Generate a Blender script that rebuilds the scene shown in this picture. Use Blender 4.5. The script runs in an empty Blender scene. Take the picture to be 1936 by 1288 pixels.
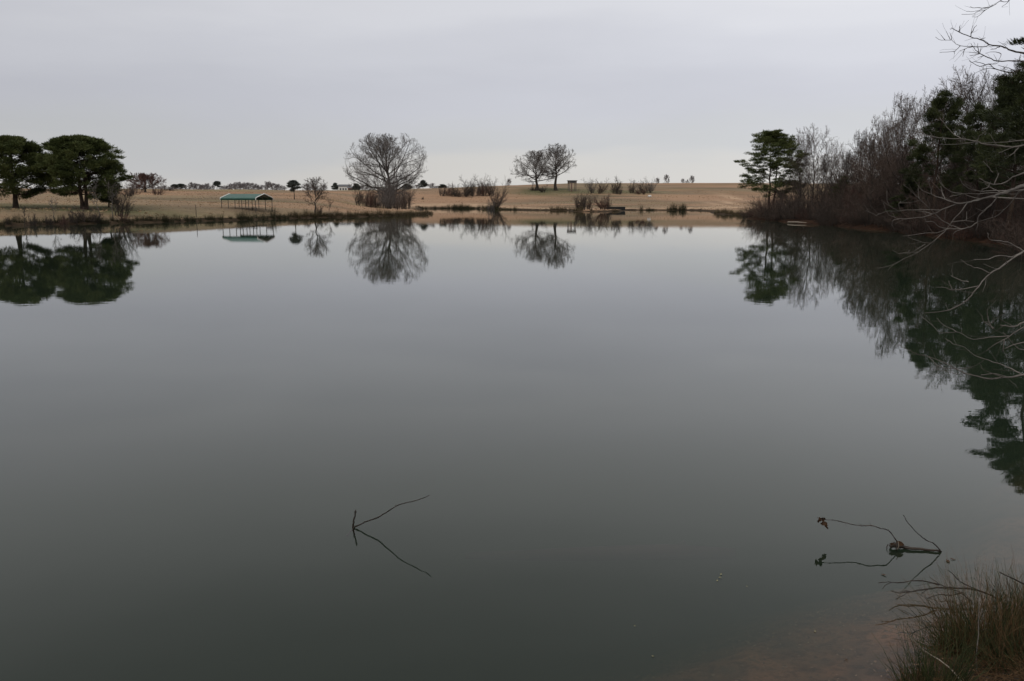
import bpy, math, random
import numpy as np
from mathutils import Vector

# ------------------------------------------------------------------ camera, sky, sun, exposure
S = bpy.context.scene
COL = S.collection
H_EYE, PITCH, FPX = 2.8, math.radians(9.62), 1570.0
cam_d = bpy.data.cameras.new('camera')
cam = bpy.data.objects.new('camera', cam_d)
COL.objects.link(cam)
cam.location = (0, 0, H_EYE)
cam.rotation_euler = (math.pi / 2 - PITCH, 0, 0)
cam_d.sensor_width = 36.0
cam_d.lens = FPX / 1936 * 36
cam_d.clip_start = 0.05
cam_d.clip_end = 8000
S.camera = cam
S.view_settings.view_transform = 'Standard'
S.view_settings.look = 'None'
S.view_settings.exposure = 0.0
S.view_settings.gamma = 1.0
S.view_settings.use_curve_mapping = False
S.render.engine = 'CYCLES'
S.cycles.max_bounces = 8
S.cycles.volume_bounces = 0
S.cycles.transparent_max_bounces = 8
S.cycles.use_denoising = True
S.cycles.caustics_reflective = False
S.cycles.caustics_refractive = False

SUN_EL, SUN_AZ = 48.0, 205.0          # degrees; azimuth clockwise from +Y (behind the camera)
W = bpy.data.worlds.new('World')
S.world = W
W.use_nodes = True
wn, wl = W.node_tree.nodes, W.node_tree.links
wn.clear()
w_out = wn.new('ShaderNodeOutputWorld')
w_bg = wn.new('ShaderNodeBackground')
w_bg.inputs['Strength'].default_value = 0.1
nish = wn.new('ShaderNodeTexSky')
nish.sky_type = 'NISHITA'
nish.sun_disc = False
nish.sun_elevation = math.radians(SUN_EL)
nish.sun_rotation = math.radians(SUN_AZ)
tc = wn.new('ShaderNodeTexCoord')
sep = wn.new('ShaderNodeSeparateXYZ')
wl.new(tc.outputs['Generated'], sep.inputs[0])
# cloud deck: brightness by elevation, broken by long soft bands
mp = wn.new('ShaderNodeMapping')
mp.inputs['Scale'].default_value = (1.6, 1.6, 9.0)
wl.new(tc.outputs['Generated'], mp.inputs['Vector'])
cn = wn.new('ShaderNodeTexNoise')
cn.inputs['Scale'].default_value = 1.7
cn.inputs['Detail'].default_value = 4.0
cn.inputs['Roughness'].default_value = 0.5
wl.new(mp.outputs[0], cn.inputs['Vector'])
wob = wn.new('ShaderNodeMath'); wob.operation = 'MULTIPLY_ADD'
wob.inputs[1].default_value = 0.11
wl.new(cn.outputs['Fac'], wob.inputs[0])
sh = wn.new('ShaderNodeMath'); sh.operation = 'SUBTRACT'
sh.inputs[1].default_value = 0.055
wl.new(sep.outputs['Z'], sh.inputs[0])
wl.new(sh.outputs[0], wob.inputs[2])
rp = wn.new('ShaderNodeValToRGB')
rp.color_ramp.interpolation = 'EASE'
def ramp(els):
    e = rp.color_ramp.elements
    while len(e) > 1: e.remove(e[-1])
    for i, (p, c) in enumerate(els):
        k = e[0] if i == 0 else e.new(p)
        k.position = p
        k.color = (*c, 1)
K = 10.0
ramp([(0.0, (.66, .64, .615)), (.030, (.65, .635, .62)), (.060, (.585, .59, .61)), (.115, (.585, .588, .64)),
      (.165, (.645, .648, .695)), (.205, (.71, .712, .75)), (.24, (.75, .75, .78)), (.34, (.74, .745, .75)), (.52, (.52, .53, .535)), (1.0, (.53, .535, .545))])
wl.new(wob.outputs[0], rp.inputs['Fac'])
gain = wn.new('ShaderNodeVectorMath'); gain.operation = 'SCALE'
gx = wn.new('ShaderNodeMath'); gx.operation = 'MULTIPLY_ADD'      # the overcast is thinner towards +X
gx.inputs[1].default_value = .27 * K; gx.inputs[2].default_value = K * .935
wl.new(sep.outputs['X'], gx.inputs[0])
mp2 = wn.new('ShaderNodeMapping'); mp2.inputs['Scale'].default_value = (2.2, 2.2, 8.0); mp2.inputs['Rotation'].default_value = (.10, .16, 0)
wl.new(tc.outputs['Generated'], mp2.inputs['Vector'])
cn2 = wn.new('ShaderNodeTexNoise'); cn2.inputs['Scale'].default_value = 1.5; cn2.inputs['Detail'].default_value = 6; cn2.inputs['Roughness'].default_value = .52
cn2.inputs['Distortion'].default_value = .4
wl.new(mp2.outputs[0], cn2.inputs['Vector'])
gm = wn.new('ShaderNodeMath'); gm.operation = 'MULTIPLY_ADD'; gm.inputs[1].default_value = .13 * K
wl.new(cn2.outputs['Fac'], gm.inputs[0]); wl.new(gx.outputs[0], gm.inputs[2])
wl.new(gm.outputs[0], gain.inputs['Scale'])
wl.new(rp.outputs['Color'], gain.inputs[0])
mx = wn.new('ShaderNodeMix'); mx.data_type = 'RGBA'
mx.inputs['Factor'].default_value = 0.93
wl.new(nish.outputs[0], mx.inputs[6])
wl.new(gain.outputs[0], mx.inputs[7])
wl.new(mx.outputs[2], w_bg.inputs['Color'])
wl.new(w_bg.outputs[0], w_out.inputs['Surface'])

sd_ = bpy.data.lights.new('sun', 'SUN')
sd_.energy = 1.1
sd_.angle = math.radians(20)
sd_.color = (1.0, 0.93, 0.83)
sun = bpy.data.objects.new('sun', sd_)
COL.objects.link(sun)
az, el = math.radians(SUN_AZ), math.radians(SUN_EL)
sdir = Vector((math.sin(az) * math.cos(el), math.cos(az) * math.cos(el), math.sin(el)))
sun.rotation_euler = sdir.to_track_quat('Z', 'Y').to_euler()

# ------------------------------------------------------------------ helpers
CP, SP = math.cos(PITCH), math.sin(PITCH)
def P(px, row, d):
    """world point seen at photo pixel (px,row) at ground depth y=d"""
    t = (644 - row) / FPX
    w = d * (t * CP - SP) / (CP + t * SP)
    zc = d * CP - w * SP
    return np.array(((px - 968) / FPX * zc, d, H_EYE + w))
def GX(px, d, z=0.0):
    return (px - 968) / FPX * (d * CP + (H_EYE - z) * SP)
def DW(row):
    """depth of the water surface seen at that row"""
    return H_EYE / math.tan(PITCH + math.atan((row - 644) / FPX))

def mesh_np(name, V, quads=None, tris=None, smooth=True):
    me = bpy.data.meshes.new(name)
    V = np.asarray(V, np.float32).reshape(-1, 3)
    idx, tot = [], []
    if quads is not None and len(quads):
        q = np.asarray(quads, np.int32).reshape(-1, 4); idx.append(q.ravel()); tot.append(np.full(len(q), 4, np.int32))
    if tris is not None and len(tris):
        t = np.asarray(tris, np.int32).reshape(-1, 3); idx.append(t.ravel()); tot.append(np.full(len(t), 3, np.int32))
    idx = np.concatenate(idx); tot = np.concatenate(tot)
    st = np.concatenate(([0], np.cumsum(tot)[:-1])).astype(np.int32)
    me.vertices.add(len(V)); me.vertices.foreach_set('co', V.ravel())
    me.loops.add(len(idx)); me.loops.foreach_set('vertex_index', idx)
    me.polygons.add(len(tot)); me.polygons.foreach_set('loop_start', st)
    me.polygons.foreach_set('use_smooth', np.full(len(tot), smooth))
    me.update(calc_edges=True)
    return me

def link(name, me, mat=None, parent=None, loc=None):
    o = bpy.data.objects.new(name, me)
    COL.objects.link(o)
    if mat is not None and me is not None and not me.materials: me.materials.append(mat)
    if parent is not None: o.parent = parent
    if loc is not None: o.location = loc
    return o
def tag(o, label=None, cat=None, group=None, kind=None):
    if label: o['label'] = label
    if cat: o['category'] = cat
    if group: o['group'] = group
    if kind: o['kind'] = kind
    return o
def thing(name, label, cat, loc=(0, 0, 0), rz=0.0, group=None, scale=None):
    o = bpy.data.objects.new(name, None)
    COL.objects.link(o)
    o.location = loc
    o.rotation_euler = (0, 0, rz)
    o.empty_display_size = 0.3
    if scale is not None: o.scale = scale
    return tag(o, label, cat, group)

class MB:
    """collects tubes, ribbons, boxes"""
    def __init__(s): s.V, s.Q, s.T, s.n = [], [], [], 0
    def add(s, V, Q=None, T=None):
        V = np.asarray(V, float).reshape(-1, 3)
        s.V.append(V)
        if Q is not None and len(Q): s.Q.append(np.asarray(Q, int).reshape(-1, 4) + s.n)
        if T is not None and len(T): s.T.append(np.asarray(T, int).reshape(-1, 3) + s.n)
        s.n += len(V)
        return s
    def tubes(s, Pt, R, sides=3):
        Pt = np.asarray(Pt, float); R = np.asarray(R, float)
        if Pt.ndim == 2: Pt, R = Pt[None], R[None]
        N, k, _ = Pt.shape
        if N == 0: return s
        d = Pt[:, -1] - Pt[:, 0]
        d /= np.linalg.norm(d, axis=1, keepdims=True) + 1e-9
        ref = np.where(np.abs(d[:, 2:3]) > .8, np.array([[1., 0, 0]]), np.array([[0, 0, 1.]]))
        a = np.cross(d, ref); a /= np.linalg.norm(a, axis=1, keepdims=True) + 1e-9
        b = np.cross(d, a)
        th = np.arange(sides) * 2 * math.pi / sides
        ring = np.cos(th)[None, :, None] * a[:, None] + np.sin(th)[None, :, None] * b[:, None]
        V = Pt[:, :, None, :] + R[:, :, None, None] * ring[:, None]
        base = np.arange(N)[:, None, None] * k * sides + np.arange(k - 1)[None, :, None] * sides
        j = np.arange(sides)[None, None]; j2 = (np.arange(sides) + 1)[None, None] % sides
        Q = np.stack([base + j, base + j2, base + sides + j2, base + sides + j], -1)
        T = None
        if sides >= 4:
            e = np.arange(N)[:, None] * k * sides + (k - 1) * sides
            T = np.concatenate([np.stack([e[:, 0] , e[:, 0] + i, e[:, 0] + i + 1], -1) for i in range(1, sides - 1)])
        return s.add(V, Q, T)
    def box(s, c, h, rz=0.0):
        v = np.array([[x, y, z] for x in (-1, 1) for y in (-1, 1) for z in (-1, 1)], float) * np.array(h)
        ca, sa = math.cos(rz), math.sin(rz)
        v = np.stack([v[:, 0] * ca - v[:, 1] * sa, v[:, 0] * sa + v[:, 1] * ca, v[:, 2]], -1) + np.array(c)
        return s.add(v, [[0, 1, 3, 2], [4, 6, 7, 5], [0, 4, 5, 1], [2, 3, 7, 6], [0, 2, 6, 4], [1, 5, 7, 3]])
    def mesh(s, name, smooth=True):
        return mesh_np(name, np.concatenate(s.V), np.concatenate(s.Q) if s.Q else None, np.concatenate(s.T) if s.T else None, smooth)

# ------------------------------------------------------------------ materials
def mat(name):
    m = bpy.data.materials.new(name); m.use_nodes = True
    n, l = m.node_tree.nodes, m.node_tree.links
    b = n['Principled BSDF']
    b.inputs['Specular IOR Level'].default_value = 0.25
    return m, n, l, b
def var_mat(name, cols, rough=.85, nscale=3.0, island=.6, bump=0.0, coords='Object', spec=.2):
    """colour between the listed tones by random island and noise"""
    m, n, l, b = mat(name)
    r = n.new('ShaderNodeValToRGB')
    e = r.color_ramp.elements
    while len(e) > 1: e.remove(e[-1])
    for i, c in enumerate(cols):
        p = i / max(1, len(cols) - 1)
        k = e[0] if i == 0 else e.new(p)
        k.position = p; k.color = (*c, 1)
    t = n.new('ShaderNodeTexCoord')
    nz = n.new('ShaderNodeTexNoise'); nz.inputs['Scale'].default_value = nscale; nz.inputs['Detail'].default_value = 4
    l.new(t.outputs[coords], nz.inputs['Vector'])
    st = n.new('ShaderNodeMapRange'); st.inputs[1].default_value = .28; st.inputs[2].default_value = .72
    l.new(nz.outputs['Fac'], st.inputs[0])
    g = n.new('ShaderNodeNewGeometry')
    mixn = n.new('ShaderNodeMix'); mixn.inputs['Factor'].default_value = island
    l.new(st.outputs[0], mixn.inputs[2]); l.new(g.outputs['Random Per Island'], mixn.inputs[3])
    l.new(mixn.outputs[0], r.inputs['Fac'])
    l.new(r.outputs[0], b.inputs['Base Color'])
    b.inputs['Roughness'].default_value = rough
    b.inputs['Specular IOR Level'].default_value = spec
    if bump:
        bp = n.new('ShaderNodeBump'); bp.inputs['Strength'].default_value = bump; bp.inputs['Distance'].default_value = .02
        l.new(nz.outputs['Fac'], bp.inputs['Height']); l.new(bp.outputs[0], b.inputs['Normal'])
    return m
M = {}
M['bark_grey'] = var_mat('bark_grey', [(.055, .048, .042), (.12, .105, .092), (.17, .155, .14)], nscale=2.5, island=.3, bump=.5)
M['bark_dark'] = var_mat('bark_dark', [(.025, .021, .018), (.05, .042, .036), (.085, .07, .06)], nscale=2.5, island=.3, bump=.5)
M['bark_pine'] = var_mat('bark_pine', [(.02, .015, .012), (.048, .033, .025), (.085, .058, .042)], nscale=2.0, island=.2, bump=.5)
M['twig_grey'] = var_mat('twig_grey', [(.07, .062, .06), (.13, .115, .108), (.20, .175, .16)], nscale=.5)
M['twig_brown'] = var_mat('twig_brown', [(.05, .038, .034), (.10, .075, .063), (.16, .118, .098)], nscale=.5)
M['twig_red'] = var_mat('twig_red', [(.06, .034, .03), (.11, .062, .052), (.16, .09, .07)], nscale=.5)
M['twig_dark'] = var_mat('twig_dark', [(.03, .025, .022), (.06, .048, .042), (.10, .08, .068)], nscale=.5)
M['twig_hazed'] = var_mat('twig_hazed', [(.13, .115, .12), (.20, .18, .185), (.27, .24, .24)], nscale=.5)  # skyline twigs lightened in colour to stand in for haze
M['wood_dark'] = var_mat('wood_dark', [(0.028, 0.022, 0.020), (0.059, 0.045, 0.038), (0.105, 0.078, 0.064)], nscale=.5)
M['wood_red'] = var_mat('wood_red', [(0.049, 0.027, 0.022), (0.091, 0.050, 0.041), (0.154, 0.084, 0.064)], nscale=.5)
M['wood_brown'] = var_mat('wood_brown', [(0.048, 0.035, 0.029), (0.101, 0.073, 0.060), (0.168, 0.123, 0.101)], nscale=.5)
M['needle'] = var_mat('needle', [(.024, .034, .012), (.058, .074, .024), (.095, .11, .036), (.14, .138, .052)], nscale=.55, island=.45, rough=.6)
M['needle_dark'] = var_mat('needle_dark', [(.018, .024, .010), (.042, .052, .020), (.075, .084, .030)], nscale=.6, island=.45, rough=.6)
M['needle_hazed'] = var_mat('needle_hazed', [(.075, .088, .08), (.105, .118, .105), (.13, .142, .125)], nscale=.6, island=.4, rough=.7)  # distance haze painted into the needle colour: paler, bluer green
M['reed'] = var_mat('reed', [(.04, .034, .019), (.085, .066, .036), (.15, .11, .06)], nscale=2, island=.8)
M['reed_dark'] = var_mat('reed_dark', [(.02, .022, .012), (.042, .04, .02), (.075, .064, .032)], nscale=2, island=.8)
M['rush_green'] = var_mat('rush_green', [(.014, .022, .009), (.036, .047, .017), (.075, .078, .032)], nscale=3, island=.85, rough=.5)
M['rush_dry'] = var_mat('rush_dry', [(.055, .030, .015), (.125, .072, .035), (.23, .145, .078)], nscale=3, island=.85)
M['straw'] = var_mat('straw', [(.16, .10, .05), (.28, .19, .10), (.40, .29, .16)], nscale=1, island=.8)
M['wet_wood'] = var_mat('wet_wood', [(.010, .008, .006), (.026, .019, .013), (.06, .042, .028)], nscale=14, island=.2, rough=.45, bump=.6, spec=.4)
M['pale_wood'] = var_mat('pale_wood', [(.14, .115, .09), (.24, .20, .16), (.33, .29, .24)], nscale=12, island=.2, bump=.5)
M['branch_grey'] = var_mat('branch_grey', [(.06, .053, .047), (.14, .125, .113), (.23, .21, .19)], nscale=9, island=.3, bump=.5)
M['dead_leaf'] = var_mat('dead_leaf', [(.03, .018, .011), (.065, .037, .021), (.12, .07, .038)], nscale=10, island=.8)
M['float_leaf'] = var_mat('float_leaf', [(.20, .18, .08), (.30, .27, .13)], nscale=10, island=.8)
M['sunk_log'] = var_mat('sunk_log', [(.035, .020, .017), (.060, .034, .029)], nscale=6, island=.1)
M['dry_grass'] = var_mat('dry_grass', [(.20, .14, .085), (.31, .22, .135), (.41, .295, .185)], nscale=.4, island=.6)
M['sunk_leaf'] = var_mat('sunk_leaf', [(.07, .035, .022), (.14, .075, .046), (.24, .135, .085), (.38, .25, .165)], nscale=10, island=.9)
M['white'] = var_mat('white_paint', [(.66, .65, .62), (.8, .8, .78)], nscale=2, island=.1, rough=.5)
M['steel'] = var_mat('steel_post', [(.05, .045, .04), (.09, .075, .065)], nscale=2, island=.3, rough=.5)
M['green_metal'] = var_mat('green_metal', [(.022, .078, .058), (.032, .105, .080), (.042, .13, .10)], nscale=.8, island=.5, rough=.38, spec=.5)
M['green_dark'] = var_mat('green_dark', [(.02, .05, .042), (.03, .065, .055)], nscale=.8, island=.3, rough=.5)
M['plank'] = var_mat('plank', [(.10, .09, .08), (.17, .155, .14)], nscale=2, island=.8)
M['float_dark'] = var_mat('float_dark', [(.012, .012, .013), (.03, .03, .03)], nscale=2, island=.3)
M['hut_wood'] = var_mat('hut_wood', [(.09, .075, .07), (.17, .145, .135)], nscale=2, island=.5)
M['hut_red'] = var_mat('hut_red', [(.12, .07, .06), (.20, .13, .11)], nscale=2, island=.5)
M['roof_grey'] = var_mat('roof_grey', [(.10, .10, .11), (.18, .18, .19)], nscale=1, island=.4)
M['rust'] = var_mat('rust', [(.22, .10, .05), (.34, .18, .10)], nscale=1, island=.4)
M['glass'] = var_mat('window_glass', [(.02, .024, .03), (.03, .035, .04)], nscale=1, island=.2, rough=.1, spec=.5)

# ------------------------------------------------------------------ shoreline and terrain
def S2(px, d): return (GX(px, d), d)
SHORE = [(-34, -8), (-14, 0.2), (-6, 2.2), (-2, 3.0), (0, 3.35), (1.3, 3.95), (2.0, 4.3), (2.45, 4.6), (2.75, 4.9), (3.2, 5.12),
         (4.0, 5.4), (5.0, 6.2), (6.4, 8.2), (9, 10.5), (13, 14.5), (16.5, 21.5), (20.5, 30), (24.2, 38.5), (27.6, 45), (31.3, 51.7),
         (31.4, 57), (32.2, 63.7), (34.3, 76), (34.2, 84.5), (35.1, 95.6), (34.1, 103), (35.2, 116), (34.9, 125),
         S2(1404, 148), S2(1385, 158), S2(1352, 170), S2(1351, 205), S2(1300, 226), S2(1250, 226), S2(1182, 229), S2(1178, 206),
         S2(1130, 199), S2(1083, 202), S2(1075, 221), S2(1000, 228), S2(940, 244), S2(900, 266), S2(860, 274), S2(800, 272),
         S2(786, 240), S2(792, 205), S2(817, 172), S2(812, 165), S2(780, 156), S2(740, 147), S2(690, 139), S2(650, 135.5), S2(600, 133),
         S2(550, 127), S2(500, 121.5), S2(400, 112.7), S2(300, 105), S2(200, 100), S2(100, 95.6), S2(0, 89.7), S2(-150, 84),
         (-66, 74), (-74, 50), (-66, 20), (-50, 0)]
SHORE = np.array(SHORE, float)
def refine(poly, rng):
    out = []
    n = len(poly)
    for i in range(n):
        a, b = poly[i], poly[(i + 1) % n]
        L = np.linalg.norm(b - a)
        mid = (a + b) / 2
        dist = max(4.0, math.hypot(*mid))
        k = max(1, min(8, int(L / (dist * .03))))
        nrm = np.array([-(b - a)[1], (b - a)[0]]) / (L + 1e-9)
        for j in range(k):
            t = j / k
            p = a + (b - a) * t
            if j: p = p + nrm * rng.normal() * min(.12 * L / k, .9)
            out.append(p)
    return np.array(out)
SHORE = refine(SHORE, np.random.default_rng(5))
def shore_sd(X, Y):
    """signed distance to the shoreline, positive on land"""
    X = np.asarray(X, float); Y = np.asarray(Y, float)
    D = np.full(X.shape, 1e9); ins = np.zeros(X.shape, bool)
    n = len(SHORE)
    for i in range(n):
        ax, ay = SHORE[i]; bx, by = SHORE[(i + 1) % n]
        dx, dy = bx - ax, by - ay
        t = np.clip(((X - ax) * dx + (Y - ay) * dy) / (dx * dx + dy * dy + 1e-12), 0, 1)
        D = np.minimum(D, (X - ax - t * dx) ** 2 + (Y - ay - t * dy) ** 2)
        c = ((ay > Y) != (by > Y))
        with np.errstate(divide='ignore', invalid='ignore'):
            xi = ax + (Y - ay) * dx / (dy if dy else 1e-12)
        ins ^= c & (X < xi)
    D = np.sqrt(D)
    return np.where(ins, -D, D)
def sst(a, b, x):
    t = np.clip((x - a) / (b - a), 0, 1); return t * t * (3 - 2 * t)
def softplus(x, k): return k * np.logaddexp(0, x / k)
def vnoise(X, Y, s, seed):
    r = np.random.default_rng(seed); o = 0
    for i in range(5):
        a, f, p = r.uniform(0, 6.28), (1.7 ** i) / s, r.uniform(0, 6.28)
        o = o + np.sin((X * math.cos(a) + Y * math.sin(a)) * f + p + 1.3 * np.sin((X * math.sin(a) - Y * math.cos(a)) * f * .7)) / (1.5 ** i)
    return o / 2.2
def height(X, Y):
    X = np.asarray(X, float); Y = np.asarray(Y, float)
    sd = shore_sd(X, Y)
    Ys = np.maximum(Y, 3.0)
    px = 968 + FPX * X / (Ys * CP + .47)
    L = np.maximum(sd, 0)
    near = 1 - sst(9, 22, np.hypot(X, Y))
    bank = near * (.20 * L * (1 - .4 * sst(0, 4, L))) + (1 - near) * (.38 * sst(-.1, 1.0, L))
    wl_ = 1 - sst(560, 730, px)
    ysl = np.interp(px, [-400, 0, 200, 400, 500, 600, 700], [75, 90, 100, 112.7, 121.5, 133, 140])
    s = np.maximum(Y - ysl, 0)
    left = .95 * (1 - np.exp(-s / 8)) + .026 * s
    cen = .012 * np.minimum(L, 60) + .062 * softplus(Y - 262, 9)
    hill = wl_ * left + (1 - wl_) * cen
    hill = hill * np.clip(L / 8, 0, 1) * sst(20, 60, Y)
    hill = hill + .5 * sst(0, 25, L) * vnoise(X, Y, 26, 3) * sst(60, 140, Y) + .08 * sst(0, 5, L) * vnoise(X, Y, 5, 4) * sst(30, 60, Y)
    z = bank + hill
    cap = np.interp(px, [400, 600, 700, 850, 970, 1080, 1400, 2200], [6.9, 6.9, 7.1, 8.2, 9.9, 11.3, 11.5, 9.5])
    z = cap - softplus(cap - z, .35)
    z = z - .005 * np.maximum(Y - 480, 0) * sst(480, 560, Y)
    dep = np.minimum(-sd, 60)
    bed = near * (-(.24 * np.minimum(dep, 1.0) + .55 * np.maximum(dep - 1.0, 0))) + (1 - near) * (-.45 * dep)
    bed = np.maximum(bed, -3.0)
    bed = bed - .02 * near * vnoise(X, Y, .5, 9) * np.clip(dep / .6, 0, 1)
    return np.where(sd >= 0, z, bed)
def hz(x, y): return float(height(np.array([x]), np.array([y]))[0])
def on_ground(px, d):
    x = GX(px, d, 1.0); z = hz(x, d)
    x = GX(px, d, z)
    return np.array((x, d, z))

def axis(fine0, fine1, st, rate, cap, lim0, lim1, far):
    a = list(np.arange(fine0, fine1, st)); s = st
    x = a[-1]
    while x < lim1:
        s = min(s * (1 + rate), cap) if x < far else s * 1.12
        x += s; a.append(x)
    s, x = st, a[0]; lo = []
    while x > lim0:
        s = min(s * (1 + rate), cap) if x > -far else s * 1.12
        x -= s; lo.append(x)
    return np.array(lo[::-1] + a)
xs = axis(0.6, 4.2, .07, .022, 1.25, -3000, 3000, 120)
ys = axis(3.6, 6.6, .07, .014, 1.7, -250, 4000, 300)
XX, YY = np.meshgrid(xs, ys)
ZZ = height(XX, YY)
SDG = shore_sd(XX, YY)
ny, nx = XX.shape
ii = (np.arange(ny - 1)[:, None] * nx + np.arange(nx - 1)[None]).ravel()
gq = np.stack([ii, ii + 1, ii + nx + 1, ii + nx], -1)
gme = mesh_np('ground', np.stack([XX, YY, ZZ], -1), gq)
PXG = 968 + FPX * XX / (np.maximum(YY, 3) * CP + .47)
def blob(px, d, rx, ry):
    c = GX(px, d, 2)
    return np.exp(-(((XX - c) / rx) ** 2 + ((YY - d) / ry) ** 2))
green = blob(1030, 338, 16, 22) + .9 * blob(1085, 345, 12, 14) + .8 * blob(1170, 330, 14, 12) + .7 * blob(60, 112, 14, 6) + .8 * blob(150, 113, 16, 6) \
    + .35 * blob(270, 122, 8, 3) + .25 * blob(470, 131, 9, 3)
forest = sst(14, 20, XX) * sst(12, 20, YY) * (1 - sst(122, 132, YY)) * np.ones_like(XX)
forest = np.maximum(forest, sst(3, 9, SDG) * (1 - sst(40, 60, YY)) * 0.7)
track = np.zeros_like(XX)
for px_, d_, rx, ry in ((1372, 245, 4, 14), (1380, 275, 2.2, 16), (1388, 305, 2.5, 18), (1360, 262, 2.0, 14), (1335, 236, 14, 7), (1400, 238, 10, 8)):
    track = np.maximum(track, blob(px_, d_, rx, ry))
track = np.maximum(track, .9 * np.exp(-((SDG - 5.5) / 3.0) ** 2) * sst(200, 215, YY) * sst(0, 8, XX + 40))
bankm = (1 - sst(.5, 1.6, SDG)) * sst(12, 25, YY) * (1 - .95 * np.clip(forest, 0, 1))
for nm, arr in (('green', green), ('forest', forest), ('track', track), ('bank', bankm), ('nearland', 1 - sst(9, 22, np.hypot(XX, YY))), ('mud', sst(-.06, .10, SDG) * (1 - sst(9, 22, np.hypot(XX, YY))))):
    at = gme.attributes.new(nm, 'FLOAT', 'POINT')
    at.data.foreach_set('value', np.clip(arr, 0, 1).astype(np.float32).ravel())

m, n, l, b = mat('ground_cover')
def attr(nm):
    a = n.new('ShaderNodeAttribute'); a.attribute_name = nm; return a.outputs['Fac']
pos = n.new('ShaderNodeNewGeometry').outputs['Position']
def noise(scale, det=5, rough=.55, vec=None):
    q = n.new('ShaderNodeTexNoise'); q.inputs['Scale'].default_value = scale; q.inputs['Detail'].default_value = det
    q.inputs['Roughness'].default_value = rough
    l.new(vec or pos, q.inputs['Vector']); return q.outputs['Fac']
def cramp(fac, els):
    r = n.new('ShaderNodeValToRGB'); e = r.color_ramp.elements
    while len(e) > 1: e.remove(e[-1])
    for i, (p, c) in enumerate(els):
        k = e[0] if i == 0 else e.new(p)
        k.position = p; k.color = (*c, 1)
    l.new(fac, r.inputs['Fac']); return r.outputs[0]
def mixc(f, a, c):
    q = n.new('ShaderNodeMix'); q.data_type = 'RGBA'
    l.new(f, q.inputs['Factor']); l.new(a, q.inputs[6]); l.new(c, q.inputs[7]); return q.outputs[2]
def mth(op, a, c):
    q = n.new('ShaderNodeMath'); q.operation = op; q.use_clamp = True
    for i, v in enumerate((a, c)):
        if isinstance(v, (int, float)): q.inputs[i].default_value = v
        else: l.new(v, q.inputs[i])
    return q.outputs[0]
def masked(a, nz, lo=.3, hi=.7):
    """attribute broken up by noise"""
    q = n.new('ShaderNodeMapRange'); l.new(nz, q.inputs[0]); q.inputs[1].default_value = lo; q.inputs[2].default_value = hi
    q.inputs[3].default_value = .35; q.inputs[4].default_value = 1.6
    return mth('MULTIPLY', a, q.outputs[0])
n_big, n_mid, n_fine = noise(.018, 5), noise(.075, 7, .68), noise(1.3, 6, .7)
grass = cramp(n_mid, [(.30, (.17, .118, .072)), (.43, (.28, .195, .122)), (.57, (.36, .24, .142)), (.74, (.46, .32, .195))])
grass2 = cramp(n_fine, [(.3, (.17, .125, .083)), (.7, (.36, .265, .178))])
q = n.new('ShaderNodeMix'); q.data_type = 'RGBA'; q.inputs['Factor'].default_value = .35
l.new(grass, q.inputs[6]); l.new(grass2, q.inputs[7]); grass = q.outputs[2]
redd = cramp(n_big, [(.35, (.29, .175, .105)), (.5, (.20, .155, .115)), (.65, (.31, .24, .155))])
q = n.new('ShaderNodeMix'); q.data_type = 'RGBA'; q.inputs['Factor'].default_value = .5
l.new(grass, q.inputs[6]); l.new(redd, q.inputs[7]); col = q.outputs[2]
sm = n.new('ShaderNodeMapping'); sm.inputs['Scale'].default_value = (.022, .055, .1); l.new(pos, sm.inputs['Vector'])
n_str = noise(1.0, 6, .62, sm.outputs[0])
sm2 = n.new('ShaderNodeMapping'); sm2.inputs['Scale'].default_value = (.012, .032, .1); sm2.inputs['Location'].default_value = (7, 3, 0); l.new(pos, sm2.inputs['Vector'])
n_str2 = noise(1.0, 5, .6, sm2.outputs[0])
col = mixc(cramp(n_str, [(.50, (0, 0, 0)), (.64, (.95, .95, .95))]), col, cramp(n_fine, [(.3, (.12, .09, .06)), (.7, (.20, .155, .105))]))
col = mixc(cramp(n_str2, [(.48, (0, 0, 0)), (.62, (.85, .85, .85))]), col, cramp(n_fine, [(.3, (.34, .205, .13)), (.7, (.46, .29, .185))]))
col = mixc(cramp(n_str2, [(.32, (.8, .8, .8)), (.46, (0, 0, 0))]), col, cramp(n_fine, [(.3, (.22, .185, .10)), (.7, (.34, .28, .16))]))
grn = cramp(n_fine, [(.3, (.09, .095, .048)), (.7, (.17, .155, .08))])
col = mixc(masked(attr('green'), n_mid), col, grn)
drt = cramp(n_fine, [(.3, (.44, .29, .19)), (.7, (.58, .41, .28))])
col = mixc(masked(attr('track'), n_mid), col, drt)
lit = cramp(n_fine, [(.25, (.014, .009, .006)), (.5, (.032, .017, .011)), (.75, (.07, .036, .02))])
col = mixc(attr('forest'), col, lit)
bk = cramp(n_fine, [(.3, (.03, .022, .015)), (.7, (.08, .056, .037))])
col = mixc(masked(attr('bank'), n_mid, .2, .55), col, bk)
n_n1, n_n2 = noise(9.0, 6, .7), noise(1.6, 3)
nearc = cramp(n_n1, [(.25, (.06, .026, .014)), (.42, (.20, .085, .045)), (.55, (.36, .16, .085)), (.64, (.15, .07, .038)), (.8, (.52, .31, .18))])
nearc = mixc(cramp(n_n2, [(.35, (0, 0, 0)), (.65, (1, 1, 1))]), nearc, cramp(n_n1, [(.3, (.05, .035, .028)), (.7, (.13, .085, .06))]))
col = mixc(attr('nearland'), col, nearc)
col = mixc(attr('mud'), col, cramp(n_n1, [(.3, (.035, .028, .022)), (.55, (.075, .06, .048)), (.75, (.15, .115, .088))]))
l.new(col, b.inputs['Base Color'])
b.inputs['Roughness'].default_value = .95
b.inputs['Specular IOR Level'].default_value = .05
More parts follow.
